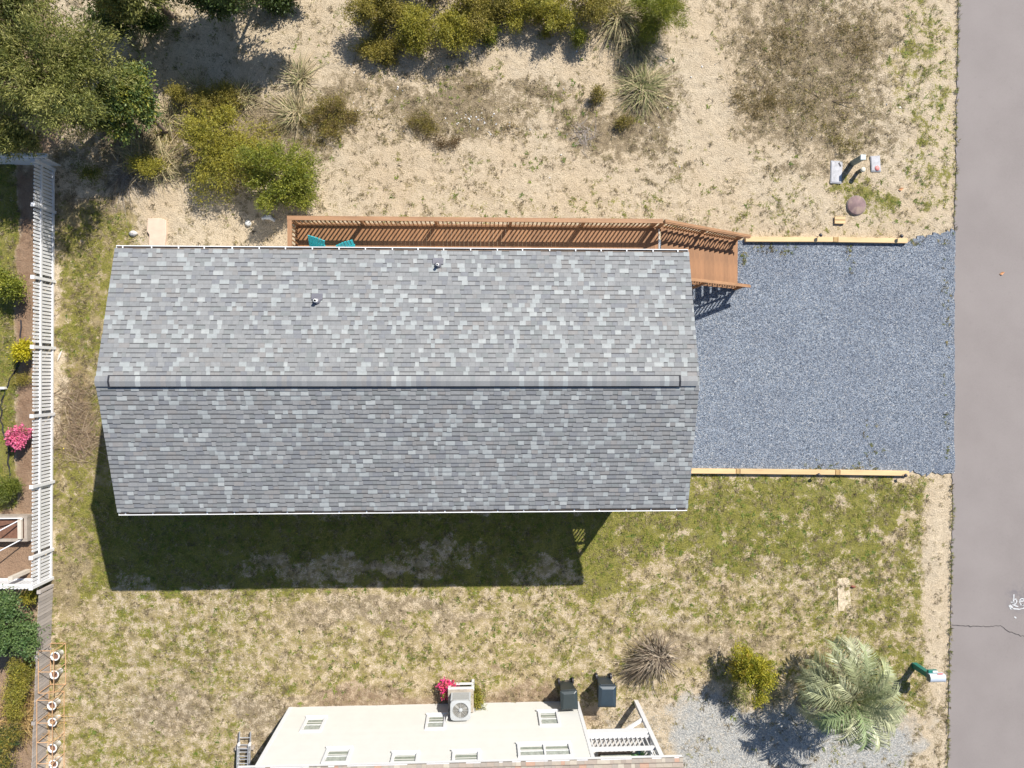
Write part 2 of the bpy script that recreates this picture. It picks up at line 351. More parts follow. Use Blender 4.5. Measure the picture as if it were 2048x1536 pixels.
# ------------------------------------------------------------------ the shingled house
HX, HY, HL, HW, HE, HR = -2.365, -.269, 8.79, 4.115, 4.757, 5.958
house = thing('house', 'long raised house under a grey shingled gable roof', 'house', (HX, HY, 0))
siding = mat('house_siding', (.62, .64, .66), .7, .06, 3, .1)
white = mat('white_paint', (.80, .80, .79), .5, .05, 5); trimw = mat('white_metal', (.82, .83, .84), .35, .04, 5)
dark = mat('dark_void', (.012, .012, .014), .9, .1); glass = mat('window_glass', (.10, .12, .12), .08, .2, 3)
x0, x1, yn, ys = -10.9, 5.83, 3.48, -4.02; xp, yp, zf = 4.1, -1.6, 2.45
mb = MB()
mb.box(((x0+x1)/2, (yn+ys)/2, zf/2-.05), (x1-x0, yn-ys, zf+.1)); mb.box(((x0+xp)/2, (yn+ys)/2, (zf+4.62)/2), (xp-x0, yn-ys, 4.62-zf-.004))
mb.box(((xp+x1)/2+.002, (yn+yp)/2, (zf+4.62)/2), (x1-xp, yn-yp, 4.62-zf-.008))
mb.build('wall', siding, house)
# gable triangles
for gx_ in (x0+.02, x1-.02):
    b = MB(); b.add([(gx_-.05, ys, 4.60), (gx_-.05, yn, 4.60), (gx_-.05, HY, 5.72), (gx_+.05, ys, 4.60), (gx_+.05, yn, 4.60), (gx_+.05, HY, 5.72)], [(0, 1, 2), (5, 4, 3), (0, 2, 5, 3), (1, 4, 5, 2), (0, 3, 4, 1)]); b.build('gable_wall', siding, house)
MB().box((5.78, ys+.05, (zf+4.5)/2), (.1, .1, 4.5-zf)).build('porch_post', white, house)
MB().box((5.80, (ys+yp)/2, 4.43), (.08, yp-ys-.02, .22)).build('porch_beam', white, house)
MB().box(((xp+x1)/2, ys+.04, 4.47), (x1-xp-.02, .08, .30)).build('porch_beam', white, house)
MB().box((5.79, (ys+.1+yp)/2, zf+.5), (.05, yp-ys-.12, .97)).build('porch_half_wall', siding, house)
MB().box(((xp+x1)/2, ys+.05, zf+.75), (x1-xp-.12, .09, .05)).build('porch_rail', white, house)
b = MB(); b.box((0, 0, .36), (.035, .035, .72)); pbm = b.mesh('porch_baluster', white)
for k in range(13): link('porch_baluster', pbm, house, (xp+.08+k*.128, ys+.05, zf))
# windows and a door on the walls
for wx in (-9.2, -5.5, -1.2, 2.2):
    for yy, sg in ((yn, 1), (ys, -1)):
        if yy == yn and wx == -1.2:
            o = MB().box((wx, yy+.02*sg, zf+1.02), (.95, .06, 2.03)).build('door', trimw, house); MB().lathe((wx+.36, yy+.06, zf+1.0), [(.0, -.03), (.03, -.02), (.03, .02), (0, .03)], 8).build('handle', mat('brass', (.5, .38, .15), .3, metal=1), o); continue
        o = MB().box((wx, yy+.015*sg, 3.75), (1.0, .07, 1.15)).build('window', trimw, house); MB().box((wx, yy+.045*sg, 3.75), (.88, .03, 1.02)).build('pane', glass, o)
# roof deck + shingles
sl_ang = math.atan2(HR-HE, HW); ca, sa = math.cos(sl_ang), math.sin(sl_ang)
roofm = mat('roof_underlay', (.08, .08, .085), .9)
b = MB(); We = HW-.105; t_ = .12
ze = HR-We*math.tan(sl_ang)
sec = [(HY-We, ze-.03), (HY, HR-.03), (HY+We, ze-.03), (HY+We, ze-.03-t_), (HY, HR-.03-t_), (HY-We, ze-.03-t_)]
vs2 = [(xx, p[0], p[1]) for xx in (HX-HL+.015, HX+HL-.015) for p in sec]
b.add(vs2, [(0, 1, 4, 5), (1, 2, 3, 4), (10, 7, 6, 11), (9, 8, 7, 10), (0, 6, 7, 1), (1, 7, 8, 2), (2, 8, 9, 3), (3, 9, 10, 4), (4, 10, 11, 5), (5, 11, 6, 0)])
roof = b.build('roof', roofm, house)
for sx in (-1, 1):
    for sy in (-1, 1): MB().bar((HX+sx*(HL-.03), HY+sy*(We-.02), ze-.125), (HX+sx*(HL-.03), HY+sy*.003, HR-.125), .03, .17).build('fascia', white, house)
EXPO = .14397
SC = [(0.224, 0.231, 0.238), (0.243, 0.248, 0.253), (0.204, 0.212, 0.227), (0.262, 0.268, 0.272), (0.323, 0.345, 0.349), (0.236, 0.234, 0.233), (0.214, 0.226, 0.229), (0.362, 0.381, 0.381), (0.253, 0.246, 0.243)]
SCP = [.22, .2, .10, .11, .17, .07, .06, .04, .03]
SWD = [.12, .155, .19, .23, .29]
def tabgeo(w, raised, ln):
    h0, h1 = .003, (.021 if raised else .010); s = .022 if raised else .030; g = .0015
    vs = [(g, 0, h0), (w-g, 0, h0), (g, ln-s, h1*.85+h0*.15), (w-g, ln-s, h1*.85+h0*.15), (g, ln, h1), (w-g, ln, h1), (g, ln, -.002), (w-g, ln, -.002), (g, 0, -.002), (w-g, 0, -.002)]
    return vs, [(0, 2, 3, 1), (2, 4, 5, 3), (4, 6, 7, 5), (8, 6, 4, 2, 0), (9, 1, 3, 5, 7)]
shm = mat('asphalt_shingle', rough=.92, attr=True, var=.10, scale=9, bump=.35, bscale=160)
cache = {}; rest = {1: MB(), -1: MB()}; nsh = {1: 0, -1: 0}
def tabmat(side):                            # local (along x, down slope, out) -> world axes
    d = Vector((0, side*ca, -sa)); nrm = Vector((0, side*sa, ca)); xx = d.cross(nrm)
    return xx, d, nrm
for side in (1, -1):
    xx, d, nrm = tabmat(side); nc = 29
    top = Vector((0, HY, HR-.03))
    rows = []
    for r in range(nc):
        pc = 0; s0 = r*EXPO; x = HX-HL+random.uniform(-.12, 0); ln = EXPO+.006
        while x < HX+HL:
            w = random.choice(SWD); ci = random.choices(range(9), SCP)[0]; ci = random.choice((0, 1, 3)) if ci in (4, 7) and pc in (4, 7) else ci; xa = max(x, HX-HL); xb = min(x+w, HX+HL)
            if xb-xa > .02: rows.append((r, s0, xa, xb, xb-xa == w or abs(xb-xa-w) < 1e-6, random.random() < .45, ci, ln)); pc = ci
            x += w
    for r, s0, xa, xb, full, raised, ci, ln in rows:
        w = xb-xa; org = top+d*s0+nrm*.004; org.x = xa if xx.x > 0 else xb
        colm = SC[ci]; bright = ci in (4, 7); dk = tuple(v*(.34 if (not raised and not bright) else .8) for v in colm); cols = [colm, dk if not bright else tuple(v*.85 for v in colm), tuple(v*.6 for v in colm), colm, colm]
        vs, fs = tabgeo(w, raised, ln)
        if full and r in (1, 2) and nsh[side] < 150 and xa > HX-HL+.6:
            key = (round(w, 2), raised, ci)
            if key not in cache:
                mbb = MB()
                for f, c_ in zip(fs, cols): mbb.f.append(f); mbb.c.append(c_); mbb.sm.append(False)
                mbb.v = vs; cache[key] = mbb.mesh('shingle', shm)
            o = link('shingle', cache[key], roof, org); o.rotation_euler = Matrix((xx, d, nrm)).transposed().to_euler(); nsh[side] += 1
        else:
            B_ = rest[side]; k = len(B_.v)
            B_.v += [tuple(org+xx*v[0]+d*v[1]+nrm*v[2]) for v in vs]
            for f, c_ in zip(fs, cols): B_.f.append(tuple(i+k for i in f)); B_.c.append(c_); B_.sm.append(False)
for side in (1, -1): tag(rest[side].build('shingles', shm, roof), kind='stuff')
# ridge: flat caps at both ends, vent with raised caps between
vent = MB(); xv0, xv1 = P(215, 762, HR).x, P(1362, 764, HR).x
for sy in (-1, 1):
    wv = .178 if sy > 0 else .185
    vent.add([(xv0, HY, HR+.030), (xv1, HY, HR+.030), (xv1, HY+sy*wv, HR-wv*sa/ca+.030), (xv0, HY+sy*wv, HR-wv*sa/ca+.030), (xv0, HY+sy*wv, HR-wv*sa/ca-.03), (xv1, HY+sy*wv, HR-wv*sa/ca-.03)], [(0, 1, 2, 3), (3, 2, 5, 4)])
ventm = vent.build('ridge_vent', mat('vent_plastic_and_shade', (.02, .022, .03), .8), house)  # vent base; its near-black overhang also paints in the slot and shadow lines
def capmesh(col, lift):
    b = MB(); w = .150; hh = [lift, lift+.006]
    for k, sy in enumerate((-1, 1)):
        b.add([(0, 0, hh[0]), (.148, 0, hh[1]), (.148, sy*w, hh[1]-w*sa/ca), (0, sy*w, hh[0]-w*sa/ca), (0, sy*w, hh[0]-w*sa/ca-.008), (.148, sy*w, hh[1]-w*sa/ca-.008)], [(0, 1, 2, 3), (3, 2, 5, 4)], col)
    b.add([(.148, -w, hh[1]-w*sa/ca), (.148, 0, hh[1]), (.148, w, hh[1]-w*sa/ca), (.148, w, hh[1]-w*sa/ca-.008), (.148, 0, hh[1]-.008), (.148, -w, hh[1]-w*sa/ca-.008)], [(0, 1, 4, 5), (1, 2, 3, 4)], col)
    return b.mesh('ridge_cap', shm)
capc = {}; x = HX-HL
while x < HX+HL-.1:
    lift = .052 if xv0-.02 < x < xv1-.1 else .022; ci = random.choices(range(9), [.24, .3, .1, .2, .05, .06, .02, .02, .01])[0]
    if (ci, lift) not in capc: capc[(ci, lift)] = capmesh(SC[ci], lift)
    link('ridge_cap', capc[(ci, lift)], house, (x, HY, HR)); x += .1435
# gutters
gin = mat('gutter_inside', (.34, .25, .18), .8, .3, 4)
for sy in (1, -1):
    yo = HY+sy*HW; yi = HY+sy*(HW-.115); zt = HE-.055
    b = MB(); xa, xb = HX-HL+.01, HX+HL-.01
    b.box(((xa+xb)/2, yo-sy*.012, zt-.045), (xb-xa, .024, .11)); b.box(((xa+xb)/2, yi+sy*.004, zt-.045), (xb-xa, .008, .10))
    for xe in (xa+.004, xb-.004): b.box((xe, (yo+yi)/2, zt-.045), (.008, .085, .1))
    gut = b.build('gutter', trimw, house)
    MB().box(((xa+xb)/2, (yo+yi)/2-sy*.004, zt-.05), (xb-xa-.02, .078, .012)).build('trough', gin, gut)
    hb = MB(); hb.box((0, 0, 0), (.035, .10, .012)); hm = hb.mesh('hanger', trimw); x = xa+.22
    while x < xb-.1: link('hanger', hm, gut, (x+random.uniform(-.03, .03), (yo+yi)/2, zt+.002)); x += .81
# vent pipes
flash = mat('flashing', (.135, .135, .16), .5, .1); pvc = mat('pvc_white', (.75, .75, .73), .4, .05)
for px, py, r in ((630, 601, .055), (874.5, 529, .042)):
    q = P(px, py, 5.6)
    for _ in range(4): zr = HR-(q.y-HY)*sa/ca; q = P(px, py, zr+.18)
    zr = HR-(q.y-HY)*sa/ca
    vp = MB(); vp.lathe((q.x, q.y, 0), [(r*.62, zr+.2), (r, zr+.2), (r, zr-.05)], 14); vpo = vp.build('vent_pipe', pvc, house)
    MB().lathe((q.x, q.y, 0), [(.0, zr+.12), (r*.6, zr+.12)], 12).build('pipe_hole', dark, vpo)
    xx, d, nrm = tabmat(1); M = Matrix((xx, d, nrm)).transposed()
    b = MB(); b.box(Vector((q.x+.01, q.y, zr))+d*.14+nrm*.0, (.33, .20, .03), M=M); b.lathe((q.x, q.y, 0), [(r+.03, zr+.07), (r+.055, zr+.02), (r+.075, zr-.03)], 14); b.lathe((q.x, q.y, 0), [(r-.002, zr+.085), (r+.032, zr+.07)], 14); b.build('flashing', flash, vpo)

# ------------------------------------------------------------------ deck and stairs
wood = mat('stained_wood', (.28, .138, .060), .6, .22, 5, .25, 40, .14, stretch=(1, .25, 1)); woodx = mat('stained_wood_rail', (.33, .18, .092), .6, .22, 4, .25, 40, .10, stretch=(.2, 2, 1))
DX0, DX1, DY0, DY1, ZD = -6.36, 6.15, 3.50, 5.02, 2.45; RH = .84
deck = thing('deck', 'long brown wooden deck with railing and stairs beside the house', 'deck', (0, 4.3, 0))
b = MB(); b.box((0, 0, -.018), (.137, DY1-DY0, .036)); bm_ = b.mesh('deck_board', wood); x = DX0+.07
while x < DX1-.05: link('deck_board', bm_, deck, (x, (DY0+DY1)/2+random.uniform(-.004, .004), ZD)); x += .1425
b = MB(); b.box(((DX0+DX1)/2, DY1-.06, ZD-.16), (DX1-DX0, .04, .23)); b.box(((DX0+DX1)/2, DY0+.05, ZD-.16), (DX1-DX0, .04, .23)); b.box((DX0+.03, (DY0+DY1)/2, ZD-.165), (.04, DY1-DY0-.16, .22)); b.build('rim_joist', wood, deck)
postm = MB().box((0, 0, (ZD+RH-.04)/2), (.09, .09, ZD+RH-.04)).mesh('post', wood)
posts = [DX0+.05]+[P(px, 445, ZD+.3).x for px in (724, 872, 1021, 1166, 1308)]
for x in posts: link('post', postm, deck, (x, DY1-.0, 0))
link('post', postm, deck, (DX0+.05, DY0+.25, 0))
MB().box(((DX0+5.98)/2-.02, DY1+.005, ZD+RH-.02), (5.98-DX0+.04, .14, .038)).build('rail_cap', woodx, deck)
MB().box((DX0+.04, (DY0+DY1)/2-.04, ZD+RH-.021), (.14, DY1-DY0-.06, .036)).build('rail_cap', mat('stained_wood_cap', (.33, .18, .092), .6, .22, 4, .25, 40, .1, stretch=(2, .2, 1)), deck)
for z, nm in ((ZD+RH-.085, 'top_rail'), (ZD+.10, 'bottom_rail')):
    MB().box(((DX0+5.98)/2, DY1-.03, z), (5.98-DX0-.1, .04, .09)).build(nm, woodx, deck)
    MB().box((DX0+.07, (DY0+DY1)/2-.04, z), (.04, DY1-DY0-.16, .088)).build(nm, wood, deck)
balm = MB().box((0, 0, 0), (.036, .036, RH-.12)).mesh('baluster', wood); x = DX0+.17
while x < 5.95:
    if min(abs(x-p) for p in posts) > .06: link('baluster', balm, deck, (x, DY1-.068, ZD+.06+(RH-.12)/2))
    x += .1425
y = DY0+.1
while y < DY1-.12: link('baluster', balm, deck, (DX0+.108, y, ZD+.06+(RH-.12)/2)); y += .1425
# stairs
NT_, RUN = 15, .232; RISE = ZD/(NT_+1); SX0, SYA, SYB = 6.16, 3.16, 5.02
trm = MB().box((0, 0, -.018), (RUN-.007, SYB-SYA, .036)).mesh('tread', wood)
for k in range(NT_): link('tread', trm, deck, (SX0+RUN*(k+.5), (SYA+SYB)/2, ZD-RISE*(k+1)+.0))
SXE = SX0+RUN*NT_; slope = RISE/RUN
for yy in (SYA+.05, (SYA+SYB)/2, SYB-.05):
    MB().bar((SX0, yy, ZD-.36), (SXE-.25, yy, .06), .045, .2).build('stringer', wood, deck)
for yy, inn in ((SYB+.0, -1), (SYA-.0, 1)):
    zs = lambda x: ZD-(x-SX0)*slope+RISE*.2
    MB().bar((6.02, yy+.005, zs(6.02)+RH-.05), (SXE+.24, yy+.005, zs(SXE+.24)+RH-.05), .085, .04).build('stair_rail_cap', woodx, deck)
    MB().bar((6.02, yy-inn*-.055, zs(6.02)+RH-.10), (SXE+.2, yy-inn*-.055, zs(SXE+.2)+RH-.10), .036, .09).build('stair_rail', woodx, deck)
    MB().bar((6.02, yy+inn*.03, zs(6.02)+.12), (SXE, yy+inn*.03, zs(SXE)+.12), .036, .085).build('stair_rail', woodx, deck)
    for x in (6.07, 7.85, SXE-.06):
        if yy < 4 and x < 6.2: x = 6.25
        h = zs(x)+RH-.06; MB().box((x, yy, h/2), (.09, .09, h)).build('post', wood, deck)
    x = 6.22
    bs = MB().box((0, 0, 0), (.034, .034, RH-.1)).mesh('baluster', wood)
    while x < SXE-.1:
        if abs(x-7.85) > .07: link('baluster', bs, deck, (x, yy+inn*.065, zs(x)+.02+(RH-.1)/2))
        x += .118
a = P(1318, 458, ZD+.02); c = P(1318, 492, ZD+.02)
tag(MB().tube([Vector((a.x, a.y, ZD+.018)), Vector((a.x, a.y-.75, ZD+.018))], .013, 6).build('white_pipe', pvc, origin=(a.x, a.y, ZD)), 'thin white pipe lying across the deck boards at the stair top', 'pipe')
# turquoise chairs
teal = mat('turquoise_plastic', (.03, .50, .55), .45, .08, 4)
def chair(cx, cy, rz, label):
    t = thing('deck_chair', label, 'chair', (cx, cy, ZD), 'turquoise chairs on the deck'); R = Matrix.Rotation(rz, 4, 'Z')
    def part(nm, fn):
        b = MB(); fn(b); b.v = [tuple(R @ Vector(v)+Vector((cx, cy, ZD))) for v in b.v]; return b.build(nm, teal, t)
    for sx in (-.27, .27):
        part('leg', lambda b: b.box((sx, -.28, .25), (.07, .06, .50))); part('leg', lambda b: b.bar((sx*.9, -.2, .30), (sx*.9, .45, .035), .05, .08))
        part('armrest', lambda b: b.box((sx*1.15, -.06, .52), (.13, .70, .03)))
    for k in range(6): part('seat_slat', lambda b: b.box((0, -.30+.1*k, .36-.028*k), (.5, .085, .022)))
    for k in range(6):
        xx_ = -.225+.09*k; hh = .98-abs(k-2.5)*.035; part('back_slat', lambda b: b.bar((xx_*.85, .22, .22), (xx_*1.1, .22+.42, hh), .08, .02, up=(0, 1, .4)))
    part('back_brace', lambda b: b.box((0, .52, .62), (.56, .04, .07)))
    return t
chair(P(626, 490, ZD+.5).x, 3.76, math.radians(-18), 'turquoise slatted chair nearest the left end of the deck')
chair(P(706, 496, ZD+.5).x, 3.62, math.radians(20), 'turquoise slatted chair half hidden under the eave, right of the other')

# ------------------------------------------------------------------ timbers, path lights, utility things by the road
pine = mat('pressure_treated_pine', (.60, .42, .22), .7, .15, 3, .2, 30, .08, stretch=(.3, 2, 1)); pineE = mat('pine_end', (.42, .28, .12), .8, .2, 12)
def timber(x0, y0, x1, y1, label, w=.185, h=.17, grp='timbers edging the gravel pad', m=None):
    a = P(x0, y0, h); c = P(x1, y1, h); a.z = c.z = h/2-.015
    o = MB().bar(a, c, w, h).build('landscape_timber', m or pine, origin=(a.x, a.y, 0), bevel=.008); return tag(o, label, 'timber', grp)
timber(1492, 478, 1667, 478.5, 'pale timber of the upper gravel edge, beside the stair foot')
timber(1677, 479, 1816, 481, 'pale timber of the upper gravel edge, nearest the road')
timber(1668, 478.5, 1676, 478.8, 'short darker end block joining the upper edge timbers', .186, .172, 'timber joint blocks', pineE)
timber(1340, 942, 1472, 943, 'pale timber of the lower gravel edge, running under the roof corner')
timber(1481, 943, 1671, 945, 'pale timber in the middle of the lower gravel edge')
timber(1681, 945, 1819, 947, 'pale timber of the lower gravel edge, nearest the road')
timber(1473, 943, 1480, 943.1, 'short darker block in the lower edge, nearer the house', .186, .172, 'timber joint blocks', pineE)
timber(1672, 945, 1680, 945.1, 'short darker block in the lower edge, nearer the road', .186, .172, 'timber joint blocks', pineE)
lampm = mat('lamp_plastic', (.03, .028, .035), .35, .1)
for px, py, lb in ((1642, 470, 'dark round path light behind the upper timber, left one'), (1804, 472, 'dark round path light at the road end of the upper timber'), (1638, 950, 'dark round path light beside the lower timber, left one'), (1812, 951, 'dark round path light at the road end of the lower timber')):
    q = P(px, py, .36); t = thing('path_light', lb, 'path light', (q.x, q.y, 0), 'solar path lights'); MB().tube([(q.x, q.y, -.03), (q.x, q.y, .30)], .011, 6).build('stake', lampm, t)
    MB().lathe((q.x, q.y, .33), [(.0, -.06), (.035, -.05), (.06, .0), (.072, .012), (.06, .035), (.03, .052), (0, .056)], 12).build('lamp_head', lampm, t)
conc = mat('weathered_lid', (.46, .46, .48), .8, .2, 8, .3, 60)
def lid(pxs, label, nub):
    pts = [P(*p, .04) for p in pxs]; c = sum(pts, Vector())/4; t = thing('meter_box', label, 'utility box', (c.x, c.y, 0), 'utility boxes in the sand')
    MB().prism([(p.x, p.y) for p in pts], -.05, .035).build('rim', mat('box_rim', (.36, .37, .40), .8, .15), t)
    inner = [p.lerp(c, .1) for p in pts]; l = MB().prism([(p.x, p.y) for p in inner], .0, .05).build('lid', conc, t, bevel=.01)
    if nub: MB().lathe((c.x+.05, c.y-.18, .05), [(.1, .0), (.1, .003), (0, .004)], 12).build('paint_spot', mat('red_spot', (.6, .22, .2), .7), l)
    else: MB().box((c.x+.12, c.y+.28, .056), (.05, .16, .012), .5).build('pick_hole', lampm, l)
lid([(1661, 366), (1683, 367), (1686, 322), (1662, 321)], 'larger grey rectangular utility box lid in the sand', 0)
lid([(1743, 343), (1762, 343), (1760, 311), (1741, 312)], 'smaller grey utility box lid with a red spot', 1)
q = P(1704, 327); grn = mat('pedestal_green', (.16, .22, .21), .5, .15, 6)
t = thing('cable_pedestal', 'tall square grey green cable pedestal between the utility boxes', 'pedestal', (q.x, q.y, 0))
MB().box((q.x, q.y, .37), (.17, .17, .80)).build('post', grn, t, bevel=.01); MB().box((q.x, q.y, .785), (.2, .2, .06)).build('cap', mat('pedestal_cap', (.50, .56, .56), .5, .1), t, bevel=.015)
q = P(1715, 345); t = thing('marker_post', 'short round post with a pale cap beside the pedestal', 'post', (q.x, q.y, 0))
MB().tube([(q.x, q.y, -.05), (q.x, q.y, .40)], .075, 14).build('post', mat('post_dark', (.10, .11, .09), .7), t); MB().lathe((q.x, q.y, .40), [(.092, -.03), (.092, .02), (.06, .04), (0, .045)], 16).build('cap', mat('post_cap', (.62, .60, .50), .6), t)
q = P(1712.5, 411); t = thing('access_cover', 'round purple brown access cover near the road', 'manhole cover', (q.x, q.y, 0))
cov = mat('rusty_cover', (.20, .13, .13), .75, .25, 6, tint=(.34, .25, .20)); MB().lathe((q.x, q.y, 0), [(.36, -.05), (.36, .03), (.33, .045), (.0, .055)], 28).build('lid', cov, t); MB().lathe((q.x, q.y, 0), [(.37, -.06), (.38, .02), (.362, .022)], 28).build('ring', mat('cover_ring', (.27, .23, .22), .8), t)
q = P(1678.5, 441); t = thing('board_offcuts', 'two short board offcuts lying side by side in the sand', 'boards', (q.x, q.y, 0))
for dy in (-.07, .075): MB().box((q.x, q.y+dy, .035), (.40, .115, .07)).build('board', pine, t)
MB().box((q.x, q.y+.0, .02), (.41, .03, .06)).build('board', pineE, t)
q = P(496, 446, .06); tag(MB().lathe((q.x, q.y, 0), [(.11, -.06), (.11, .07), (.085, .09), (0, .095)], 16).build('cleanout_cap', mat('grey_cap', (.62, .62, .60), .6), origin=(q.x, q.y, 0)), 'round whitish cleanout cap left of the deck corner', 'pipe cap')
a = P(525, 437, .08); c = P(549, 439, .08)
tag(MB().tube([a+Vector((0, 0, -.05)), a.lerp(c, .3)+Vector((0, .05, .05)), a.lerp(c, .65)+Vector((0, .05, .05)), c+Vector((0, -.02, -.06))], [.07, .085, .085, .07], 10).build('bent_pipe', pvc, origin=(a.x, a.y, 0)), 'bent white plastic pipe elbow at the bush near the deck corner', 'pipe')
pts = [P(*p) for p in ((297, 437), (322, 437), (334, 441), (334, 470), (331, 492), (299, 492), (300, 470), (295, 463))]
slab = MB().prism([(p.x, p.y) for p in pts], -.06, .075).build('stone_slab', mat('pink_stone', (.60, .46, .36), .9, .1, 4, .3, 30), origin=(pts[0].x, pts[0].y, 0), bevel=.02); tag(slab, 'flat pinkish stone slab at the left end of the house', 'slab')
def rock(px, py, r, label, col=(.6, .57, .54), name='rock', cat='rock', sq=.7):
    q = G(px, py); b = MB(); V = [];
    b.lathe((0, 0, 0), [(.0, -.5*r), (.7*r, -.3*r), (r, .05*r), (.75*r, .45*r), (.3*r, .66*r), (0, .7*r)], 9)
    b.v = [(v[0]*random.uniform(.8, 1.2)+q.x, v[1]*sq*random.uniform(.8, 1.2)+q.y, v[2]*random.uniform(.85, 1.15)+q.z+.02) for v in b.v]
    return tag(b.build(name, mat('rock%.2f%.2f' % (col[0], col[1]), col, .9, .2, 14), origin=q), label, cat)
rock(267, 467, .16, 'small whitish rock on the grass left of the stone slab')
rock(1705, 1173, .13, 'reddish brown brick fragment on the lawn', (.22, .08, .05), 'brick_fragment', 'brick', .45)
pts = [P(*p) for p in ((1674, 1157), (1698, 1156), (1703, 1222), (1676, 1222))]
tag(MB().prism([(p.x, p.y) for p in pts], -.06, .012).build('buried_slab', mat('sandy_slab', (.58, .48, .345), .95, .3, 9, .6, 30), origin=(pts[0].x, pts[0].y, 0), bevel=.015), 'sand covered rectangular slab in the lower right lawn', 'slab')
for px, py, lb in ((2003, 547, 'curled brown leaf on the road'), (1801, 379, 'orange leaf scrap right of the utility boxes'),):
    q = P(px, py); z0 = .02 if px > 1900 else gz(q.x, q.y)+.02
    tag(MB().add([(q.x-.1, q.y-.03, z0), (q.x, q.y-.06, z0+.04), (q.x+.12, q.y+.05, z0), (q.x-.02, q.y+.06, z0+.03)], [(0, 1, 2, 3), (3, 2, 1, 0)]).build('fallen_leaf', mat('brown_leaf', (.50, .25, .12), .8), origin=(q.x, q.y, z0)), lb, 'leaf')

# ------------------------------------------------------------------ fences and the garden on the left
vinyl = mat('white_vinyl', (.71, .715, .73), .4, .03, 3); greyw = mat('weathered_board', (.40, .36, .33), .85, .2, 5, .3, 30, .18, stretch=(2, 2, .3))
A = P(109, 338); B = P(104, 1158)
def picket_mesh(h, w=.088, t=.022, m=vinyl, pointed=True):
    b = MB(); pr = [(-w/2, 0), (w/2, 0), (w/2, h-.03), (w/4, h), (-w/4, h), (-w/2, h-.03)] if pointed else [(-w/2, 0), (w/2, 0), (w/2, h), (-w/2, h)]
    n = len(pr); b.add([(-t/2, p[0], p[1]) for p in pr]+[(t/2, p[0], p[1]) for p in pr], [tuple(range(n-1, -1, -1)), tuple(range(n, 2*n))]+[(i, (i+1) % n, n+(i+1) % n, n+i) for i in range(n)])
    return b.mesh('picket', m)
def fence(name, label, A, B, posts, h=1.17, sp=.128, m=vinyl, rails=(.10, .80), rside=-1, pm=None, ph=1.27, nm='picket', rw=.04):
    t = thing(name, label, 'fence', (A.x, A.y, 0)); d = (B-A); L = d.length; d.normalize(); ang = math.atan2(d.y, d.x)-math.pi/2; s = Vector((d.y, -d.x, 0))*rside
    pmh = pm or picket_mesh(h, m=m); k = sp*.6
    while k < L-.04:
        q = A+d*k
        if min([abs(k-p) for p in posts]+[9]) > .085: link(nm, pmh, t, (q.x, q.y, .02+random.uniform(-.006, .006)), (random.gauss(0, .004), random.gauss(0, .006), ang))
        k += sp
    for z in rails:
        a = A+s*.031; c = B+s*.031; MB().bar((a.x, a.y, z), (c.x, c.y, z), rw, .085).build('rail', m, t)
    pz = MB().box((0, 0, ph/2-.03), (.105, .105, ph+.06)).box((0, 0, ph+.012), (.135, .135, .03)).mesh('post', m)
    for p in posts: q = A+d*p+s*.03; link('post', pz, t, (q.x, q.y, 0), (0, 0, ang))
    return t
ps = [.05]+[(P(105, y)-A).length for y in (425, 563, 696, 828, 963, 1098)]+[(B-A).length-.05]
fence('picket_fence', 'long white picket fence running down the left of the yard', A, B, ps)
Bw = B+Vector((-4.2, .05, 0)); fence('picket_fence', 'short white picket fence turning left at the lower garden corner', B+Vector((-.12, .0, 0)), Bw, [2.4], rside=1)
A2 = A+Vector((.25, .12, 0)); A2w = A+Vector((-4.5, .2, 0))
t = thing('panel_fence', 'solid white fence panel under the cedar at the upper left', 'fence', (A2.x, A2.y, 0))
for k in range(19):
    q = A2.lerp(A2w, (k+.5)/19); MB().box((q.x, q.y, .66), (.246, .03, 1.28)).build('board', vinyl, t)
MB().bar(A2+Vector((.3, -.02, 1.32)), A2w+Vector((0, -.02, 1.32)), .12, .06).build('cap_rail', vinyl, t)
MB().bar(A2+Vector((.0, -.04, .9)), A2w+Vector((0, -.04, .9)), .05, .1).build('rail', vinyl, t)
C0 = P(107, 1168); C1 = P(89, 1600)
fence('board_fence', 'low weathered grey board fence below the white fence', C0, C1, [.05, 2.4, 4.8, 7.2], .84, .134, greyw, (.14, .62), 1, picket_mesh(.84, .118, .02, greyw, False), .80, 'board')
# raised bed with white poles, wooden post
oldw = mat('old_timber', (.36, .31, .26), .85, .2, 5, .3, 30)
q0 = P(58, 1031, .35); t = thing('raised_bed', 'grey wooden raised garden bed beside the lower picket fence', 'garden bed', (q0.x-1, q0.y-.4, 0))
bx0, bx1, by0, by1 = q0.x-2.6, q0.x-.05, P(50, 1083, .35).y, q0.y
MB().box(((bx0+bx1)/2, by1-.05, .17), (bx1-bx0, .09, .40)).build('board', oldw, t); MB().box(((bx0+bx1)/2, by0+.05, .17), (bx1-bx0, .09, .40)).build('board', oldw, t); MB().box((bx1-.06, (by0+by1)/2, .175), (.11, by1-by0-.19, .41)).build('board', oldw, t)
MB().box((bx1-.20, (by0+by1)/2, .46), (.13, by1-by0-.24, .09)).build('ledge', mat('pale_timber', (.58, .52, .44), .8, .15, 5), t)
MB().box(((bx0+bx1)/2-.1, (by0+by1)/2, .13), (bx1-bx0-.3, by1-by0-.2, .2)).build('soil', mat('garden_soil', (.17, .085, .055), .95, .3, 12, .6, 25), t)
for (ax, ay, bx, by), lb in (((-28, 1076, 45, 1037), 'white garden pole slanting over the raised bed'), ((-30, 1117, 43, 1079), 'white garden pole slanting below the raised bed'), ((-30, 1037.5, 44, 1036.5), 'straight white garden pole along the upper edge of the raised bed')):
    a = P(ax, ay, .95); c = P(bx, by, .40); tag(MB().tube([a, c], .022, 7).build('garden_pole', vinyl, origin=c), lb, 'pole', 'white poles of the raised bed')
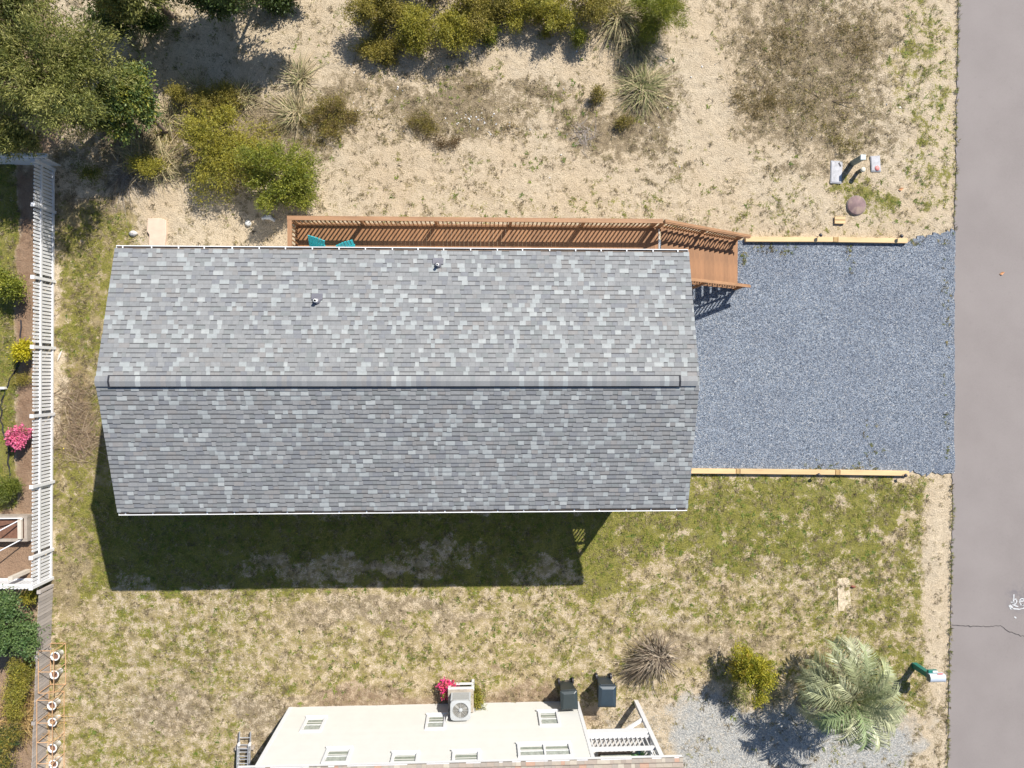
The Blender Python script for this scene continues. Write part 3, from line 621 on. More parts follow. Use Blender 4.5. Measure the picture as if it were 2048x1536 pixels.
q = P(57, 1141); tag(MB().box((q.x, q.y, .5), (.16, .13, 1.06)).build('wooden_post', mat('pale_timber'), origin=(q.x, q.y, 0), bevel=.01), 'square grey wooden post inside the lower garden corner', 'post')
pl = [P(*p) for p in ((40, 640), (43, 700), (35, 730), (16, 770), (3, 800), (2, 830), (8, 870), (18, 900), (20, 950), (19, 975))]
tag(MB().tube([p+Vector((0, 0, gz(p.x, p.y)+.02)) for p in wig(pl, 4, .02)], .03, 5).build('garden_edging', lampm, origin=P(40, 640)), 'dark curving edging between lawn and mulch in the left garden', 'edging')
q = G(10, 776); tag(MB().box((q.x, q.y, q.z+.08), (.16, .09, .2)).build('sprinkler_box', pvc, origin=q, bevel=.01), 'small white box on the garden edging', 'box')
q = G(121, 713); tag(MB().add([(q.x-.1, q.y-.2, q.z+.05), (q.x+.03, q.y, q.z+.07), (q.x+.1, q.y+.25, q.z+.06), (q.x-.02, q.y+.05, q.z+.09)], [(0, 1, 2, 3), (3, 2, 1, 0)]).build('paper_scrap', mat('paper', (.7, .66, .6), .9), origin=q), 'pale paper scrap lying right of the picket fence', 'litter')
# copper cages and buckets
copper = mat('copper_tube', (.58, .36, .20), .5, .12, 8); soilm = mat('potting_soil', (.20, .10, .065), .95, .3, 20); buck = mat('bucket_white', (.80, .79, .78), .4, .04)
def cage(x0, x1, y0, y1, mids, label):
    c = P((x0+x1)/2, y0); t = thing('plant_cage', label, 'plant cage', (c.x, c.y, 0), 'copper plant cages along the grey fence'); hz = .75
    pa, pb, pc, pd = P(x0, y0), P(x1, y0), P(x1, y1), P(x0, y1); r = .014
    for z in (.03, hz):
        for a, b_ in ((pa, pb), (pb, pc), (pc, pd), (pd, pa)): MB().tube([(a.x, a.y, z), (b_.x, b_.y, z)], r, 6).build('rail', copper, t)
    for f in [0]+mids+[1]:
        for a, b_ in ((pa, pd), (pb, pc)): q = a.lerp(b_, f); MB().tube([(q.x, q.y, 0), (q.x, q.y, hz)], r, 6).build('upright', copper, t)
        if 0 < f < 1: a = pa.lerp(pd, f); b_ = pb.lerp(pc, f); MB().tube([(a.x, a.y, hz), (b_.x, b_.y, hz)], r, 6).build('crossbar', copper, t)
    return t
cage(102, 132, 1286, 1368, [.5], 'upper copper tube plant cage over two white buckets')
cage(99, 129, 1382, 1540, [.28, .52, .78], 'lower copper tube plant cage reaching the bottom edge')
for k, (px, py) in enumerate(((109.5, 1313), (108, 1350), (103, 1412), (104, 1445), (104, 1497), (106, 1529))):
    q = P(px, py, .37); lb = ['topmost white bucket of soil along the grey fence', 'second white soil bucket from the top, in the upper cage', 'third white soil bucket from the top, first in the lower cage', 'fourth white soil bucket from the top', 'fifth white soil bucket from the top', 'lowest white soil bucket, at the bottom edge'][k]
    t = thing('soil_bucket', lb, 'bucket', (q.x, q.y, 0), 'white buckets of soil'); MB().lathe((q.x, q.y, 0), [(.115, 0), (.145, .33), (.165, .335), (.165, .375), (.125, .375), (.120, .30)], 18).build('pail', buck, t)
    MB().lathe((q.x, q.y, .31), [(.0, .02), (.07, .01), (.123, -.005)], 14).build('soil', soilm, t)

# ------------------------------------------------------------------ neighbouring house
NA, NB = P(580, 1415), P(1155, 1402.5); nd = (NB-NA).normalized(); nn = Vector((-nd.y, nd.x, 0)); nl = (NB-NA).length; nang = math.atan2(nd.y, nd.x)
def N(u, v, z): return NA+nd*u+nn*v+Vector((0, 0, z))
def nbox(b, u0, u1, v0, v1, z0, z1): return b.box(N((u0+u1)/2, (v0+v1)/2, (z0+z1)/2), (abs(u1-u0), abs(v1-v0), z1-z0), nang)
nh = thing('neighbour_house', 'cream sided two storey house with brown shingles at the bottom edge', 'house', N(nl/2, 0, 0))
cream = mat('cream_siding', (.575, .57, .54), .6, .03, 2, .05, orand=.012); nwhite = mat('trim_white', (.67, .675, .69), .45, .03)
NE_ = 4.62
nbox(MB(), 0, nl, -8, -.03, -.1, NE_+.05).build('wall', cream, nh)
zz = .0
while zz < NE_-.05:
    b = MB(); hgt = .203
    pr = [N(.05, -.028, zz), N(nl-.05, -.028, zz), N(nl-.05, .018, zz), N(.05, .018, zz), N(.05, -.028, zz+hgt), N(nl-.05, -.028, zz+hgt), N(nl-.05, -.016, zz+hgt), N(.05, -.016, zz+hgt)]
    b.add(pr, [(0, 1, 2, 3), (3, 2, 6, 7), (7, 6, 5, 4), (0, 3, 7, 4), (1, 5, 6, 2)]); b.build('siding_board', cream, nh); zz += .2
for u in (.02, nl-.02): nbox(MB(), u-.06, u+.06, -.1, .022, 0, NE_).build('corner_trim', nwhite, nh)
def nwin(lo0, lo1, hi0, pz1=None, two=False, mull=True):
    a = Pplane(*lo0, NA, NB); c = Pplane(*lo1, NA, NB); e = Pplane(*hi0, NA, NB); u0 = (a-NA).dot(nd); u1 = (c-NA).dot(nd); z0 = (a.z+c.z)/2; z1 = pz1 or e.z
    b = MB(); w = .075
    for (p, q_, r, s) in ((u0, u1, z0, z0+w), (u0, u1, z1-w, z1), (u0, u0+w, z0+w, z1-w), (u1-w, u1, z0+w, z1-w)): nbox(b, p, q_, -.02, .065, r, s)
    o = b.build('window', nwhite, nh)
    spans = [(u0+w, (u0+u1)/2-.03), ((u0+u1)/2+.03, u1-w)] if two else [(u0+w, u1-w)]
    if two: nbox(MB(), (u0+u1)/2-.03, (u0+u1)/2+.03, -.02, .064, z0+w, z1-w).build('mullion', nwhite, o)
    nbox(MB(), u0+w, u1-w, -.029, -.012, z0+w, z1-w).build('backing', nwhite, o)
    for p, q_ in spans:
        zm = z0+(z1-z0)*.52
        nbox(MB(), p+.03, q_-.03, -.01, .012, z0+w+.03, zm-.02).build('pane', gl_, o); nbox(MB(), p+.03, q_-.03, -.01, .022, zm+.02, z1-w-.03).build('pane', gl2_, o)
        if mull: nbox(MB(), p, q_, -.01, .035, zm-.02, zm+.02).build('sash_bar', nwhite, o)
    nbox(MB(), u0-.03, u1+.03, -.02, .10, z0-.035, z0).build('sill', nwhite, o)
gl_ = mat('screen_glass', (.24, .27, .23), .25, .25, 6); gl2_ = mat('curtain_glass', (.34, .37, .34), .2, .3, 8)
nwin((613, 1437), (654, 1436), (601, 1465)); nwin((854, 1431.5), (893, 1431), (851, 1460)); nwin((1075, 1424.5), (1115, 1424), (1078, 1453))
nwin((654, 1499), (705, 1498), (641, 1529)); nwin((785, 1508), (838, 1507), (776, 1530), 4.45); nwin((905, 1505), (960, 1504), (900, 1530), 4.45); nwin((1034, 1490), (1140, 1488), (1037, 1517), None, True)
# roof, north slope facing the camera
ru0, ru1 = -.35, (P(1366, 1515, 4.72)-NA).dot(nd); rp = math.radians(16); rc, rs_ = math.cos(rp), math.sin(rp); rv = .33
b = MB(); rl = 4.6
top0 = [N(ru0, rv, 4.70), N(ru1, rv, 4.70), N(ru1, rv-rl*rc, 4.70+rl*rs_), N(ru0, rv-rl*rc, 4.70+rl*rs_), N(ru0, rv-2*rl*rc, 4.70), N(ru1, rv-2*rl*rc, 4.70)]
b.add(top0+[p-Vector((0, 0, .12)) for p in top0], [(0, 1, 2, 3), (3, 2, 5, 4), (9, 8, 7, 6), (10, 11, 8, 9), (0, 6, 7, 1), (4, 5, 11, 10), (1, 7, 8, 2), (2, 8, 11, 5), (0, 3, 9, 6), (3, 4, 10, 9)])
nroof = b.build('roof', mat('brown_roof_base', (.22, .17, .14), .9), nh)
BC = [(.36, .30, .25), (.42, .27, .20), (.33, .29, .25), (.45, .40, .33), (.30, .25, .21), (.38, .33, .27)]; bshm = mat('brown_shingle', rough=.92, attr=True, var=.1, scale=9, bump=.3, bscale=150)
ct = {}; Br = MB(); dd = nn*rc-Vector((0, 0, rs_)); nr = nn*rs_+Vector((0, 0, rc)); xn = dd.cross(nr); cnt = 0
for r in range(30):
    u = ru0
    while u < ru1-.05:
        w = random.choice(SWD); w = min(w, ru1-u); ci = random.choices(range(6), [.25, .12, .25, .13, .1, .15])[0]; raised = random.random() < .45
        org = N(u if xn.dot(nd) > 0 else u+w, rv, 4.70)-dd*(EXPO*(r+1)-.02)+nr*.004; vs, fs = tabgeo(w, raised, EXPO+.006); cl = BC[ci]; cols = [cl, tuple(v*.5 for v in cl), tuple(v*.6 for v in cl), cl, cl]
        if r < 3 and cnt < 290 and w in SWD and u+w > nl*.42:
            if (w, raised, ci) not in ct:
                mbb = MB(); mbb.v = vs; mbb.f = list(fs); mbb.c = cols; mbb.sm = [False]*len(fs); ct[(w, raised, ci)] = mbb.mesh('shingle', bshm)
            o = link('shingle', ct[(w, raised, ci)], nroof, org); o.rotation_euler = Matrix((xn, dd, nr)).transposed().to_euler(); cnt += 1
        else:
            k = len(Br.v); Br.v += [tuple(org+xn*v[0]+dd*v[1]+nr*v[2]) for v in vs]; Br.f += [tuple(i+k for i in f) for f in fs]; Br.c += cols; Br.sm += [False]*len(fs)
        u += w
tag(Br.build('shingles', bshm, nroof), kind='stuff')
nbox(MB(), ru0, ru1, rv-.002, rv+.025, 4.57, 4.715).build('fascia', nwhite, nh)
nbox(MB(), ru0+.02, ru1-.02, -.02, rv-.01, 4.54, 4.565).build('soffit', nwhite, nh)
# porch on posts at the right end
pb = P(1272, 1404); pu1 = (pb-NA).dot(nd); pv = (pb-NA).dot(nn)
def pw(u, z0, z1, v=None, s=.15): v = pv if v is None else v; return nbox(MB(), u-s/2, u+s/2, v-s/2, v+s/2, z0, z1)
pw(pu1, -.05, 4.58).build('porch_post', nwhite, nh); pw(pu1, -.05, 4.58, pv-2.6).build('porch_post', nwhite, nh)
PZ = 2.42
nbox(MB(), nl+.01, pu1-.08, pv-.05, pv+.07, PZ-.30, PZ-.02).build('porch_rim', nwhite, nh)
for k in range(18): nbox(MB(), nl+.01, pu1+.06, pv-.06-.145*(k+1), pv-.065-.145*k, PZ-.035, PZ).build('porch_board', mat('porch_grey', (.5, .48, .46), .8, .1, 4, orand=.08), nh)
nbox(MB(), nl+.01, pu1-.08, pv-.035, pv+.035, PZ+.08, PZ+.17).build('porch_bottom_rail', nwhite, nh); nbox(MB(), nl+.01, pu1-.08, pv-.06, pv+.06, PZ+.86, PZ+.94).build('porch_top_rail', nwhite, nh)
k = nl+.12
while k < pu1-.1: nbox(MB(), k-.018, k+.018, pv-.018, pv+.018, PZ+.17, PZ+.86).build('porch_baluster', nwhite, nh); k += .158
nbox(MB(), pu1-.04, pu1+.04, pv-2.5, pv-.08, PZ+.86, PZ+.94).build('porch_top_rail', nwhite, nh); nbox(MB(), pu1-.03, pu1+.03, pv-2.5, pv-.08, PZ+.08, PZ+.17).build('porch_bottom_rail', nwhite, nh)
for j in range(15): nbox(MB(), pu1-.018, pu1+.018, pv-.25-j*.158, pv-.214-j*.158, PZ+.17, PZ+.86).build('porch_baluster', nwhite, nh)
MB().bar(N(pu1-.05, pv, 1.35), N(pu1-.85, pv, PZ-.28), .09, .10).build('knee_brace', nwhite, nh)
q = N(nl+.95, pv-.75, PZ); t = thing('porch_bench', 'grey cushioned bench on the white porch', 'bench', q); cush = mat('cushion', (.42, .42, .36), .9, .2, 10); brown = mat('dark_wood', (.10, .065, .045), .6)
MB().box(q+Vector((0, 0, .22)), (1.15, .5, .12), nang).build('seat', brown, t); MB().box(q+Vector((0, .0, .33)), (1.08, .46, .1), nang).build('cushion', cush, t, bevel=.03)
MB().box(q+Vector((0, -.27, .55)), (1.15, .06, .5), nang).build('backrest', brown, t)
for sx in (-.52, .52):
    for sy in (-.2, .2): MB().box(q+nd*sx+nn*sy+Vector((0, 0, .08)), (.06, .06, .16), nang).build('leg', brown, t)
# air conditioner on its stand
qa = Pplane(920, 1400, NA, NB); ua = (P(921, 1430, 1.55)-NA).dot(nd); acv = .47
stand = thing('equipment_stand', 'white wooden stand carrying the air conditioner', 'stand', N(ua, .45, 0))
for su in (-.43, .43):
    for v in (.09, .88): nbox(MB(), ua+su-.05, ua+su+.05, v-.05, v+.05, -.05, .74).build('leg', nwhite, stand)
for z in (.34, .70): nbox(MB(), ua-.48, ua+.48, .9, .94, z-.06, z+.06).build('brace', nwhite, stand)
nbox(MB(), ua-.48, ua+.46, .05, .90, .762, .80).build('platform', mat('stand_top', (.40, .35, .29), .8), stand)
ac = thing('air_conditioner', 'grey outdoor air conditioner unit with a round fan grille on a stand', 'air conditioner', N(ua, acv, .8))
acg = mat('ac_metal', (.44, .46, .47), .45, .05, 4); acs = mat('ac_louvre', (.20, .19, .165), .7, .1, 4)
s2 = .35; z0, z1 = .8, 1.52
body = nbox(MB(), ua-s2, ua+s2, acv-s2, acv+s2, z0, z1-.05).build('body', acs, ac, bevel=.06)
for k in range(11): nbox(MB(), ua-s2-.006, ua+s2+.006, acv-s2-.006, acv+s2+.006, z0+.06+k*.055, z0+.075+k*.055).build('louvre', acg, body)
cN = N(ua, acv, 0)
pts2 = [N(ua+x_, acv+y_, 0) for x_, y_ in ((-s2-.02, -s2+.08), (-s2+.08, -s2-.02), (s2-.08, -s2-.02), (s2+.02, -s2+.08), (s2+.02, s2-.08), (s2-.08, s2+.02), (-s2+.08, s2+.02), (-s2-.02, s2-.08))]
b = MB(); n = 32; ring = [cN+Vector((math.cos(2*math.pi*k/n)*.285, math.sin(2*math.pi*k/n)*.285, 0)) for k in range(n)]
sq = []
for k in range(n):
    a = 2*math.pi*k/n; c_, s_ = math.cos(a), math.sin(a); rr = 1/((abs(c_)**6+abs(s_)**6)**(1/6))*(s2+.015); sq.append(cN+nd*c_*rr+nn*s_*rr)
rg2 = [cN+nd*math.cos(2*math.pi*k/n)*.285+nn*math.sin(2*math.pi*k/n)*.285 for k in range(n)]
b.v = [(p.x, p.y, z1) for p in sq]+[(p.x, p.y, z1+.012) for p in rg2]+[(p.x, p.y, z1-.06) for p in sq]+[(p.x, p.y, z1-.10) for p in rg2]
for k in range(n):
    j = (k+1) % n; b.f += [(k, j, n+j, n+k), (2*n+k, 2*n+j, j, k), (n+k, n+j, 3*n+j, 3*n+k)]; b.c += [None]*3; b.sm += [False]*3
b.build('top_panel', acg, ac)
MB().lathe((cN.x, cN.y, z1-.085), [(0, 0), (.284, 0)], 24).build('fan_well', mat('fan_well', (.07, .075, .08), .7), ac)
MB().lathe((cN.x, cN.y, z1-.06), [(.075, -.02), (.075, .04), (.06, .06), (0, .065)], 16).build('hub', acg, ac)
for k in range(3):
    a = k*2.094+.2; dv = Vector((math.cos(a), math.sin(a), 0)); sv = Vector((-dv.y, dv.x, 0)); c_ = cN+Vector((0, 0, z1-.055))
    MB().add([c_+dv*.07-sv*.05, c_+dv*.26-sv*.10+Vector((0, 0, -.01)), c_+dv*.27+sv*.09+Vector((0, 0, .02)), c_+dv*.07+sv*.05+Vector((0, 0, .012))], [(0, 1, 2, 3), (3, 2, 1, 0)]).build('fan_blade', mat('blade', (.36, .35, .32), .5), ac)
b = MB()
for r in (.1, .15, .2, .25): b.tube([cN+Vector((math.cos(a*math.pi/12)*r, math.sin(a*math.pi/12)*r, z1+.012)) for a in range(25)], .0035, 4, caps=False)
for a in range(8): b.tube([cN+Vector((math.cos(a*math.pi/4)*.05, math.sin(a*math.pi/4)*.05, z1+.014)), cN+Vector((math.cos(a*math.pi/4)*.285, math.sin(a*math.pi/4)*.285, z1+.012))], .0035, 4)
b.build('grille', acg, ac)
MB().tube([N(ua-.36, .2, 1.0), N(ua-.46, .2, 1.15), N(ua-.5, .12, 1.35), N(ua-.55, .03, 1.5), N(ua-.55, .02, 1.75)], .03, 7).build('refrigerant_line', mat('line_foam', (.55, .55, .55), .8), ac)
# wheeled bins
def bin_(px0, px1, py0, py1, label, col, rz):
    z = 1.06; a = P(px0, py0, z); c = P(px1, py1, z); cx, cy = (a.x+c.x)/2, (a.y+c.y)/2; w, dp = abs(c.x-a.x), abs(a.y-c.y)
    t = thing('wheeled_bin', label, 'trash bin', (cx, cy, 0), 'wheeled bins beside the neighbouring house'); m = mat('bin_'+col[1], col[0], .45, .1, 5); ml = mat('bin_lid_'+col[1], tuple(v*1.5 for v in col[0]), .35, .1, 5)
    b = MB(); lo = .36
    vb = [(sx*w*lo, sy*dp*.36+.03, .06) for sy in (-1, 1) for sx in (-1, 1)]+[(sx*w*.46, sy*dp*.45, .98) for sy in (-1, 1) for sx in (-1, 1)]
    R = Matrix.Rotation(rz, 3, 'Z'); W = lambda v: R @ Vector(v)+Vector((cx, cy, 0))
    b.add([W(v) for v in vb], [(0, 2, 3, 1), (4, 5, 7, 6), (0, 1, 5, 4), (2, 6, 7, 3), (0, 4, 6, 2), (1, 3, 7, 5)]); b.build('body', m, t, bevel=.02)
    b = MB(); b.box(W((0, 0, .985)), (w, dp, .04), rz); b.build('rim', m, t, bevel=.012)
    b = MB(); tw = .40; lv = [(sx*w*.48, sy*dp*.48, 1.006) for sy in (-1, 1) for sx in (-1, 1)]+[(-w*.38, -dp*.40, 1.055), (w*.38, -dp*.40, 1.055), (-w*.30, dp*.36, 1.075), (w*.30, dp*.36, 1.075)]
    b.add([W(v) for v in lv], [(0, 2, 3, 1), (4, 5, 7, 6), (0, 1, 5, 4), (2, 6, 7, 3), (0, 4, 6, 2), (1, 3, 7, 5)]); b.build('lid', ml, t, bevel=.015)
    MB().tube([W((-w*.40, dp*.52, .97)), W((w*.40, dp*.52, .97))], .018, 7).build('handle', m, t)
    for sx in (-1, 1):
        MB().box(W((sx*w*.40, dp*.5, .95)), (.04, .10, .08), rz).build('handle_bracket', m, t)
        MB().tube([W((sx*w*.36, dp*.47, .12)), W((sx*w*.46, dp*.47, .12))], .12, 14).build('wheel', lampm, t)
    MB().tube([W((-w*.4, dp*.47, .12)), W((w*.4, dp*.47, .12))], .015, 6).build('axle', lampm, t)
bin_(1121, 1156, 1383, 1421, 'black wheeled bin with a domed lid against the cream wall', ((.022, .03, .033), 'black'), .05)
bin_(1197, 1233, 1373, 1416, 'dark blue grey wheeled bin standing right of the black bin', ((.018, .03, .042), 'slate'), -.02)
# ladder
alu = mat('aluminium', (.62, .63, .64), .35, .08, 6, metal=.6); t = thing('ladder', 'aluminium extension ladder lying left of the neighbouring house', 'ladder', P(490, 1500, .2))
def lad(x0, x1, y0, y1, z0, z1, rung0):
    for x_ in (x0, x1): MB().bar(P(x_, y0, z0), P(x_-4, y1, z1), .03, .085).build('side_rail', alu, t)
    for k in range(9):
        f = rung0+k*.105
        if f < .98: yy = y0+(y1-y0)*f; z_ = z0+(z1-z0)*f; MB().tube([P(x0-4*f, yy, z_), P(x1-4*f, yy, z_)], .018, 7).build('rung', alu, t)
lad(479.5, 501.5, 1463, 1600, .20, .42, .09); lad(475.5, 497, 1489, 1630, .30, .52, .06)
for sx in (478, 500): MB().box(P(sx, 1488, .27), (.07, .1, .12)).build('lock', buck, t)
for yy in (1495, 1585): q = P(490, yy, .1); tag(MB().box((q.x, q.y, .06 if yy < 1500 else .12), (.7, .12, .24 if yy < 1500 else .4)).build('support_block', oldw, origin=(q.x, q.y, 0)), 'grey wooden block under the ladder, '+('nearer its tip' if yy < 1500 else 'farther from its tip'), 'block')
# mailbox
q = P(1828.5, 1330); gm = mat('mailbox_green', (.012, .16, .135), .4, .08, 5); t = thing('mailbox', 'grey mailbox with a red flag on a green post by the road', 'mailbox', (q.x, q.y, 0))
MB().box((q.x, q.y, .5), (.20, .20, 1.02)).build('post', gm, t, bevel=.012); MB().box((q.x+.10, q.y, 1.0), (.46, .22, .05)).build('arm', gm, t)
b = MB(); hw, x0_, x1_ = .15, q.x-.16, q.x+.42; pr = [(-hw, 1.03), (hw, 1.03)]+[(hw*math.cos(a), 1.16+.12*math.sin(a)) for a in [k*math.pi/10 for k in range(11)]]; n = len(pr)
b.add([(x0_, q.y+p[0], p[1]) for p in pr]+[(x1_, q.y+p[0], p[1]) for p in pr], [tuple(range(n-1, -1, -1)), tuple(range(n, 2*n))]+[(i, (i+1) % n, n+(i+1) % n, n+i) for i in range(n)]); b.build('box', mat('mailbox_grey', (.50, .55, .62), .3, .06, 5), t)
MB().box((x0_-.006, q.y, 1.13), (.012, .27, .2)).build('rear_plate', mat('plate_dark', (.12, .14, .15), .5), t); MB().box((x1_+.008, q.y, 1.13), (.014, .28, .22)).build('door', mat('mailbox_grey'), t)
MB().box((q.x+.24, q.y+.165, 1.21), (.20, .012, .05)).build('flag', mat('flag_red', (.65, .06, .05), .5), t); MB().box((q.x+.02, q.y+.21, 1.07), (.34, .12, .10)).build('paper_tray', gm, t, bevel=.01); MB().box((q.x+.10, q.y+.215, 1.125), (.18, .07, .012)).build('label_plate', nwhite, t)

# ------------------------------------------------------------------ vegetation
def unit(v): return v/(np.linalg.norm(v, axis=-1, keepdims=True)+1e-9)
def cards(p, d, nrm, l, w, bend=.0):        # rhombic leaves: base p, direction d, face normal nrm
    s = unit(np.cross(d, nrm)); l = l[:, None]; w = w[:, None]
    V = np.stack([p, p+d*l*.45+s*w*.5-nrm*bend*l, p+d*l, p+d*l*.45-s*w*.5-nrm*bend*l], 1)
    n = len(p); return V.reshape(-1, 3), np.arange(4*n).reshape(n, 4)
def foliage(rg, c, r, n_clump, n_leaf, ll, lw, pal, clump_r, lobes=7, out=.6, up=.5, shape=.55, hueclump=.8):
    c = np.array(c, float); r = np.array(r, float)
    lc = c+unit(rg.normal(size=(lobes, 3)))*r*shape*rg.uniform(.3, 1, (lobes, 1)); lr = r*rg.uniform(.18, .42, (lobes, 1)); lc[0] = c; lr[0] = r*.48
    li = rg.integers(0, lobes, n_clump); dv = unit(rg.normal(size=(n_clump, 3))); dv[:, 2] = np.where(rg.random(n_clump) < .75, np.abs(dv[:, 2]), dv[:, 2])
    cp = lc[li]+dv*lr[li]*rg.uniform(.5, 1.12, (n_clump, 1)); cp[:, 2] = np.maximum(cp[:, 2], .06)
    od = unit(cp-c)
    N_ = n_clump*n_leaf; ci = np.repeat(np.arange(n_clump), n_leaf)
    p = cp[ci]+(rg.normal(size=(N_, 3))*np.array([1, 1, .6])*.62+od[ci]*rg.uniform(-1, 1.5, (N_, 1)))*clump_r*rg.uniform(.5, 1.5, n_clump)[ci][:, None]
    p[:, 2] = np.maximum(p[:, 2], .04)
    d = unit(rg.normal(size=(N_, 3))+od[ci]*out*1.6); nrm = unit(rg.normal(size=(N_, 3))*.8+np.array([0, 0, up*1.6])+od[ci]*.4)
    V, Fc = cards(p, d, nrm, ll*rg.uniform(.6, 1.35, N_), lw*rg.uniform(.7, 1.3, N_), .06)
    pal = np.array(pal); k = rg.random(n_clump); k = np.clip(hueclump*k[ci]+(1-hueclump)*rg.random(N_), 0, .999)*(len(pal)-1); i0 = k.astype(int); fr = (k-i0)[:, None]
    col = pal[i0]*(1-fr)+pal[np.minimum(i0+1, len(pal)-1)]*fr; col = col*rg.uniform(.75, 1.25, (N_, 1))
    return V, Fc, col, cp
lm = leafmat('leaves'); bark = mat('bark', (.16, .12, .09), .9, .3, 12, .5, 40)
seedc = [100]
def join(parts):
    V = []; Fa = []; Cc = []; k = 0
    for v, f, c in parts: V.append(v); Fa.append(f+k); Cc.append(c); k += len(v)
    return np.concatenate(V), np.concatenate(Fa), np.concatenate(Cc)
def bush(name, label, cat, px, py, zc, rx, ry, rz, pal, clumps, leaves, ll, lw, cr, group=None, stems=5, trunk=None, lobes=7, base=None, up=.5, out=.6, extra=None, shape=.55, hc=.8):
    seedc[0] += 1; rg = np.random.default_rng(seedc[0]); c = P(px, py, zc); bx, by = (c.x, c.y) if base is None else (P(*base).x, P(*base).y); b0 = Vector((bx, by, gz(bx, by)))
    t = thing(name, label, cat, b0, group)
    V, Fc, col, cp = foliage(rg, c, (rx, ry, rz), clumps, leaves, ll, lw, pal, cr, lobes, out, up, shape, hc)
    if extra is not None:
        ps_ = [(V, Fc, col)]
        for (ex, ey, ez, erx, ery, erz, epal, ncl) in extra:
            ec = P(ex, ey, ez); v2, f2, c2, _ = foliage(rg, ec, (erx, ery, erz), ncl, leaves, ll, lw, epal, cr, 4, out, up, shape, hc); ps_.append((v2, f2, c2))
        V, Fc, col = join(ps_)
    o = link('crown', npmesh('crown', V-np.array(b0), Fc, lm, col), t)
    b = MB(); tr = trunk or .03
    if trunk: b.tube([b0+Vector((0, 0, -.1)), b0.lerp(c, .5)+Vector((.05, .03, 0)), c+Vector((0, 0, rz*.3))], [tr, tr*.7, tr*.3], 8)
    for k in range(stems):
        q = cp[rg.integers(0, len(cp))]; s = b0+Vector(((rg.random()-.5)*.1, (rg.random()-.5)*.1, -.05)) if not trunk else b0.lerp(c, rg.uniform(.2, .7)); q = Vector(q); mid = s.lerp(q, .5)+Vector((rg.normal()*.06, rg.normal()*.06, .05)); b.tube([s, mid, q], [tr*.45, tr*.3, tr*.12], 5)
    b.build('trunk' if trunk else 'stems', bark, t); return t
CED = [(.05, .07, .02), (.12, .14, .03), (.23, .24, .06), (.32, .30, .09), (.17, .19, .045)]
DKG = [(.022, .040, .015), (.05, .085, .022), (.09, .14, .03), (.13, .18, .045)]
YEL = [(0.126, 0.119, 0.017), (0.28, 0.252, 0.031), (0.42, 0.357, 0.042), (0.308, 0.294, 0.042), (0.196, 0.21, 0.035)]
OLV = [(0.112, 0.098, 0.02), (0.238, 0.203, 0.035), (0.35, 0.28, 0.049), (0.266, 0.231, 0.042), (0.308, 0.217, 0.063)]
BRI = [(.07, .10, .013), (.17, .20, .02), (.26, .28, .03), (.36, .34, .045)]
BRN = [(.13, .085, .03), (.22, .15, .05), (.30, .22, .085), (.17, .13, .04)]
# cedar and trees at the upper left
bush('cedar_tree', 'big dark cedar with olive sprays filling the upper left corner', 'tree', 95, 150, 3.0, 2.7, 2.6, 1.7, CED, 620, 60, .13, .032, .2, 'trees at the top of the lot', 14, .16, 16, (215, 262), .35, .9, shape=.8,
     extra=[(30, 285, 2.0, 1.4, .75, .8, CED, 170), (150, 240, 1.9, 1.1, 1.0, .8, CED, 110), (5, 60, 3.0, 1.5, 1.5, 1.3, CED, 130), (70, -15, 3.2, 2.0, 1.3, 1.2, CED, 170)])
bush('broadleaf_tree', 'yellow topped broadleaf tree touching the right side of the cedar', 'tree', 250, 190, 2.1, 1.25, 1.9, 1.4, [(.04, .075, .02), (.09, .15, .04), (.15, .20, .05), (.27, .26, .03), (.12, .19, .06)], 520, 26, .11, .06, .14, 'trees at the top of the lot', 8, .09, 9, (335, 268), .6)
bush('dark_tree', 'dark tree crown cut by the top edge, above the shaded sand', 'tree', 400, -45, 2.4, 2.3, 1.7, 1.3, DKG, 900, 28, .12, .05, .17, 'trees at the top of the lot', 0, .12, 10, (480, -70), shape=.7)
bush('dark_tree', 'dark tree crown at the top edge right of the shaded sand', 'tree', 500, -62, 2.8, 2.2, 1.7, 1.5, DKG, 800, 28, .12, .05, .17, 'trees at the top of the lot', 0, .10, 9, (560, -90), shape=.7)
bush('dark_tree', 'dark tree beyond the top edge between the cedar and the shaded sand', 'tree', 240, -45, 3.2, 1.9, 1.7, 1.6, CED, 700, 28, .12, .045, .16, 'trees at the top of the lot', 8, .12, 9, (350, 40), shape=.7)
bush('dark_tree', 'low dark evergreen in deep shade between the cedar and the top edge', 'tree', 245, 30, 1.3, 1.3, 1.0, .9, DKG, 420, 28, .11, .045, .15, 'trees at the top of the lot', 6, .06, 9, (275, 60), shape=.75)
# mid-left scrub
S = 'scrub bushes on the sandy lot'
bush('wax_myrtle', 'yellow olive spreading bush between the dry grasses and the bright green bush', 'bush', 430, 305, .85, 2.15, 1.6, .75, YEL, 760, 30, .085, .026, .13, S, 10, lobes=18, up=.5, shape=.95)
bush('green_bush', 'bright green rounded bush right above the deck corner', 'bush', 565, 352, .95, 1.65, 1.45, .95, BRI, 760, 30, .085, .028, .12, S, 10, lobes=16, up=.5, shape=.9)
bush('wax_myrtle', 'low olive bush below the shaded sand, among dry grass tufts', 'bush', 440, 205, .55, 1.6, .8, .5, OLV, 430, 28, .07, .02, .12, S, 6, lobes=9, shape=.75)
bush('wax_myrtle', 'small olive brown bush right of the tan grass tufts', 'bush', 665, 225, .4, 1.3, 1.0, .4, OLV[::-1]+BRN, 330, 26, .07, .018, .12, S, 6, lobes=8, shape=.75)
bush('wax_myrtle', 'low dark olive bush beside the cedar shadow', 'bush', 360, 190, .5, .5, .5, .45, OLV, 130, 26, .07, .02, .11, S, 4)
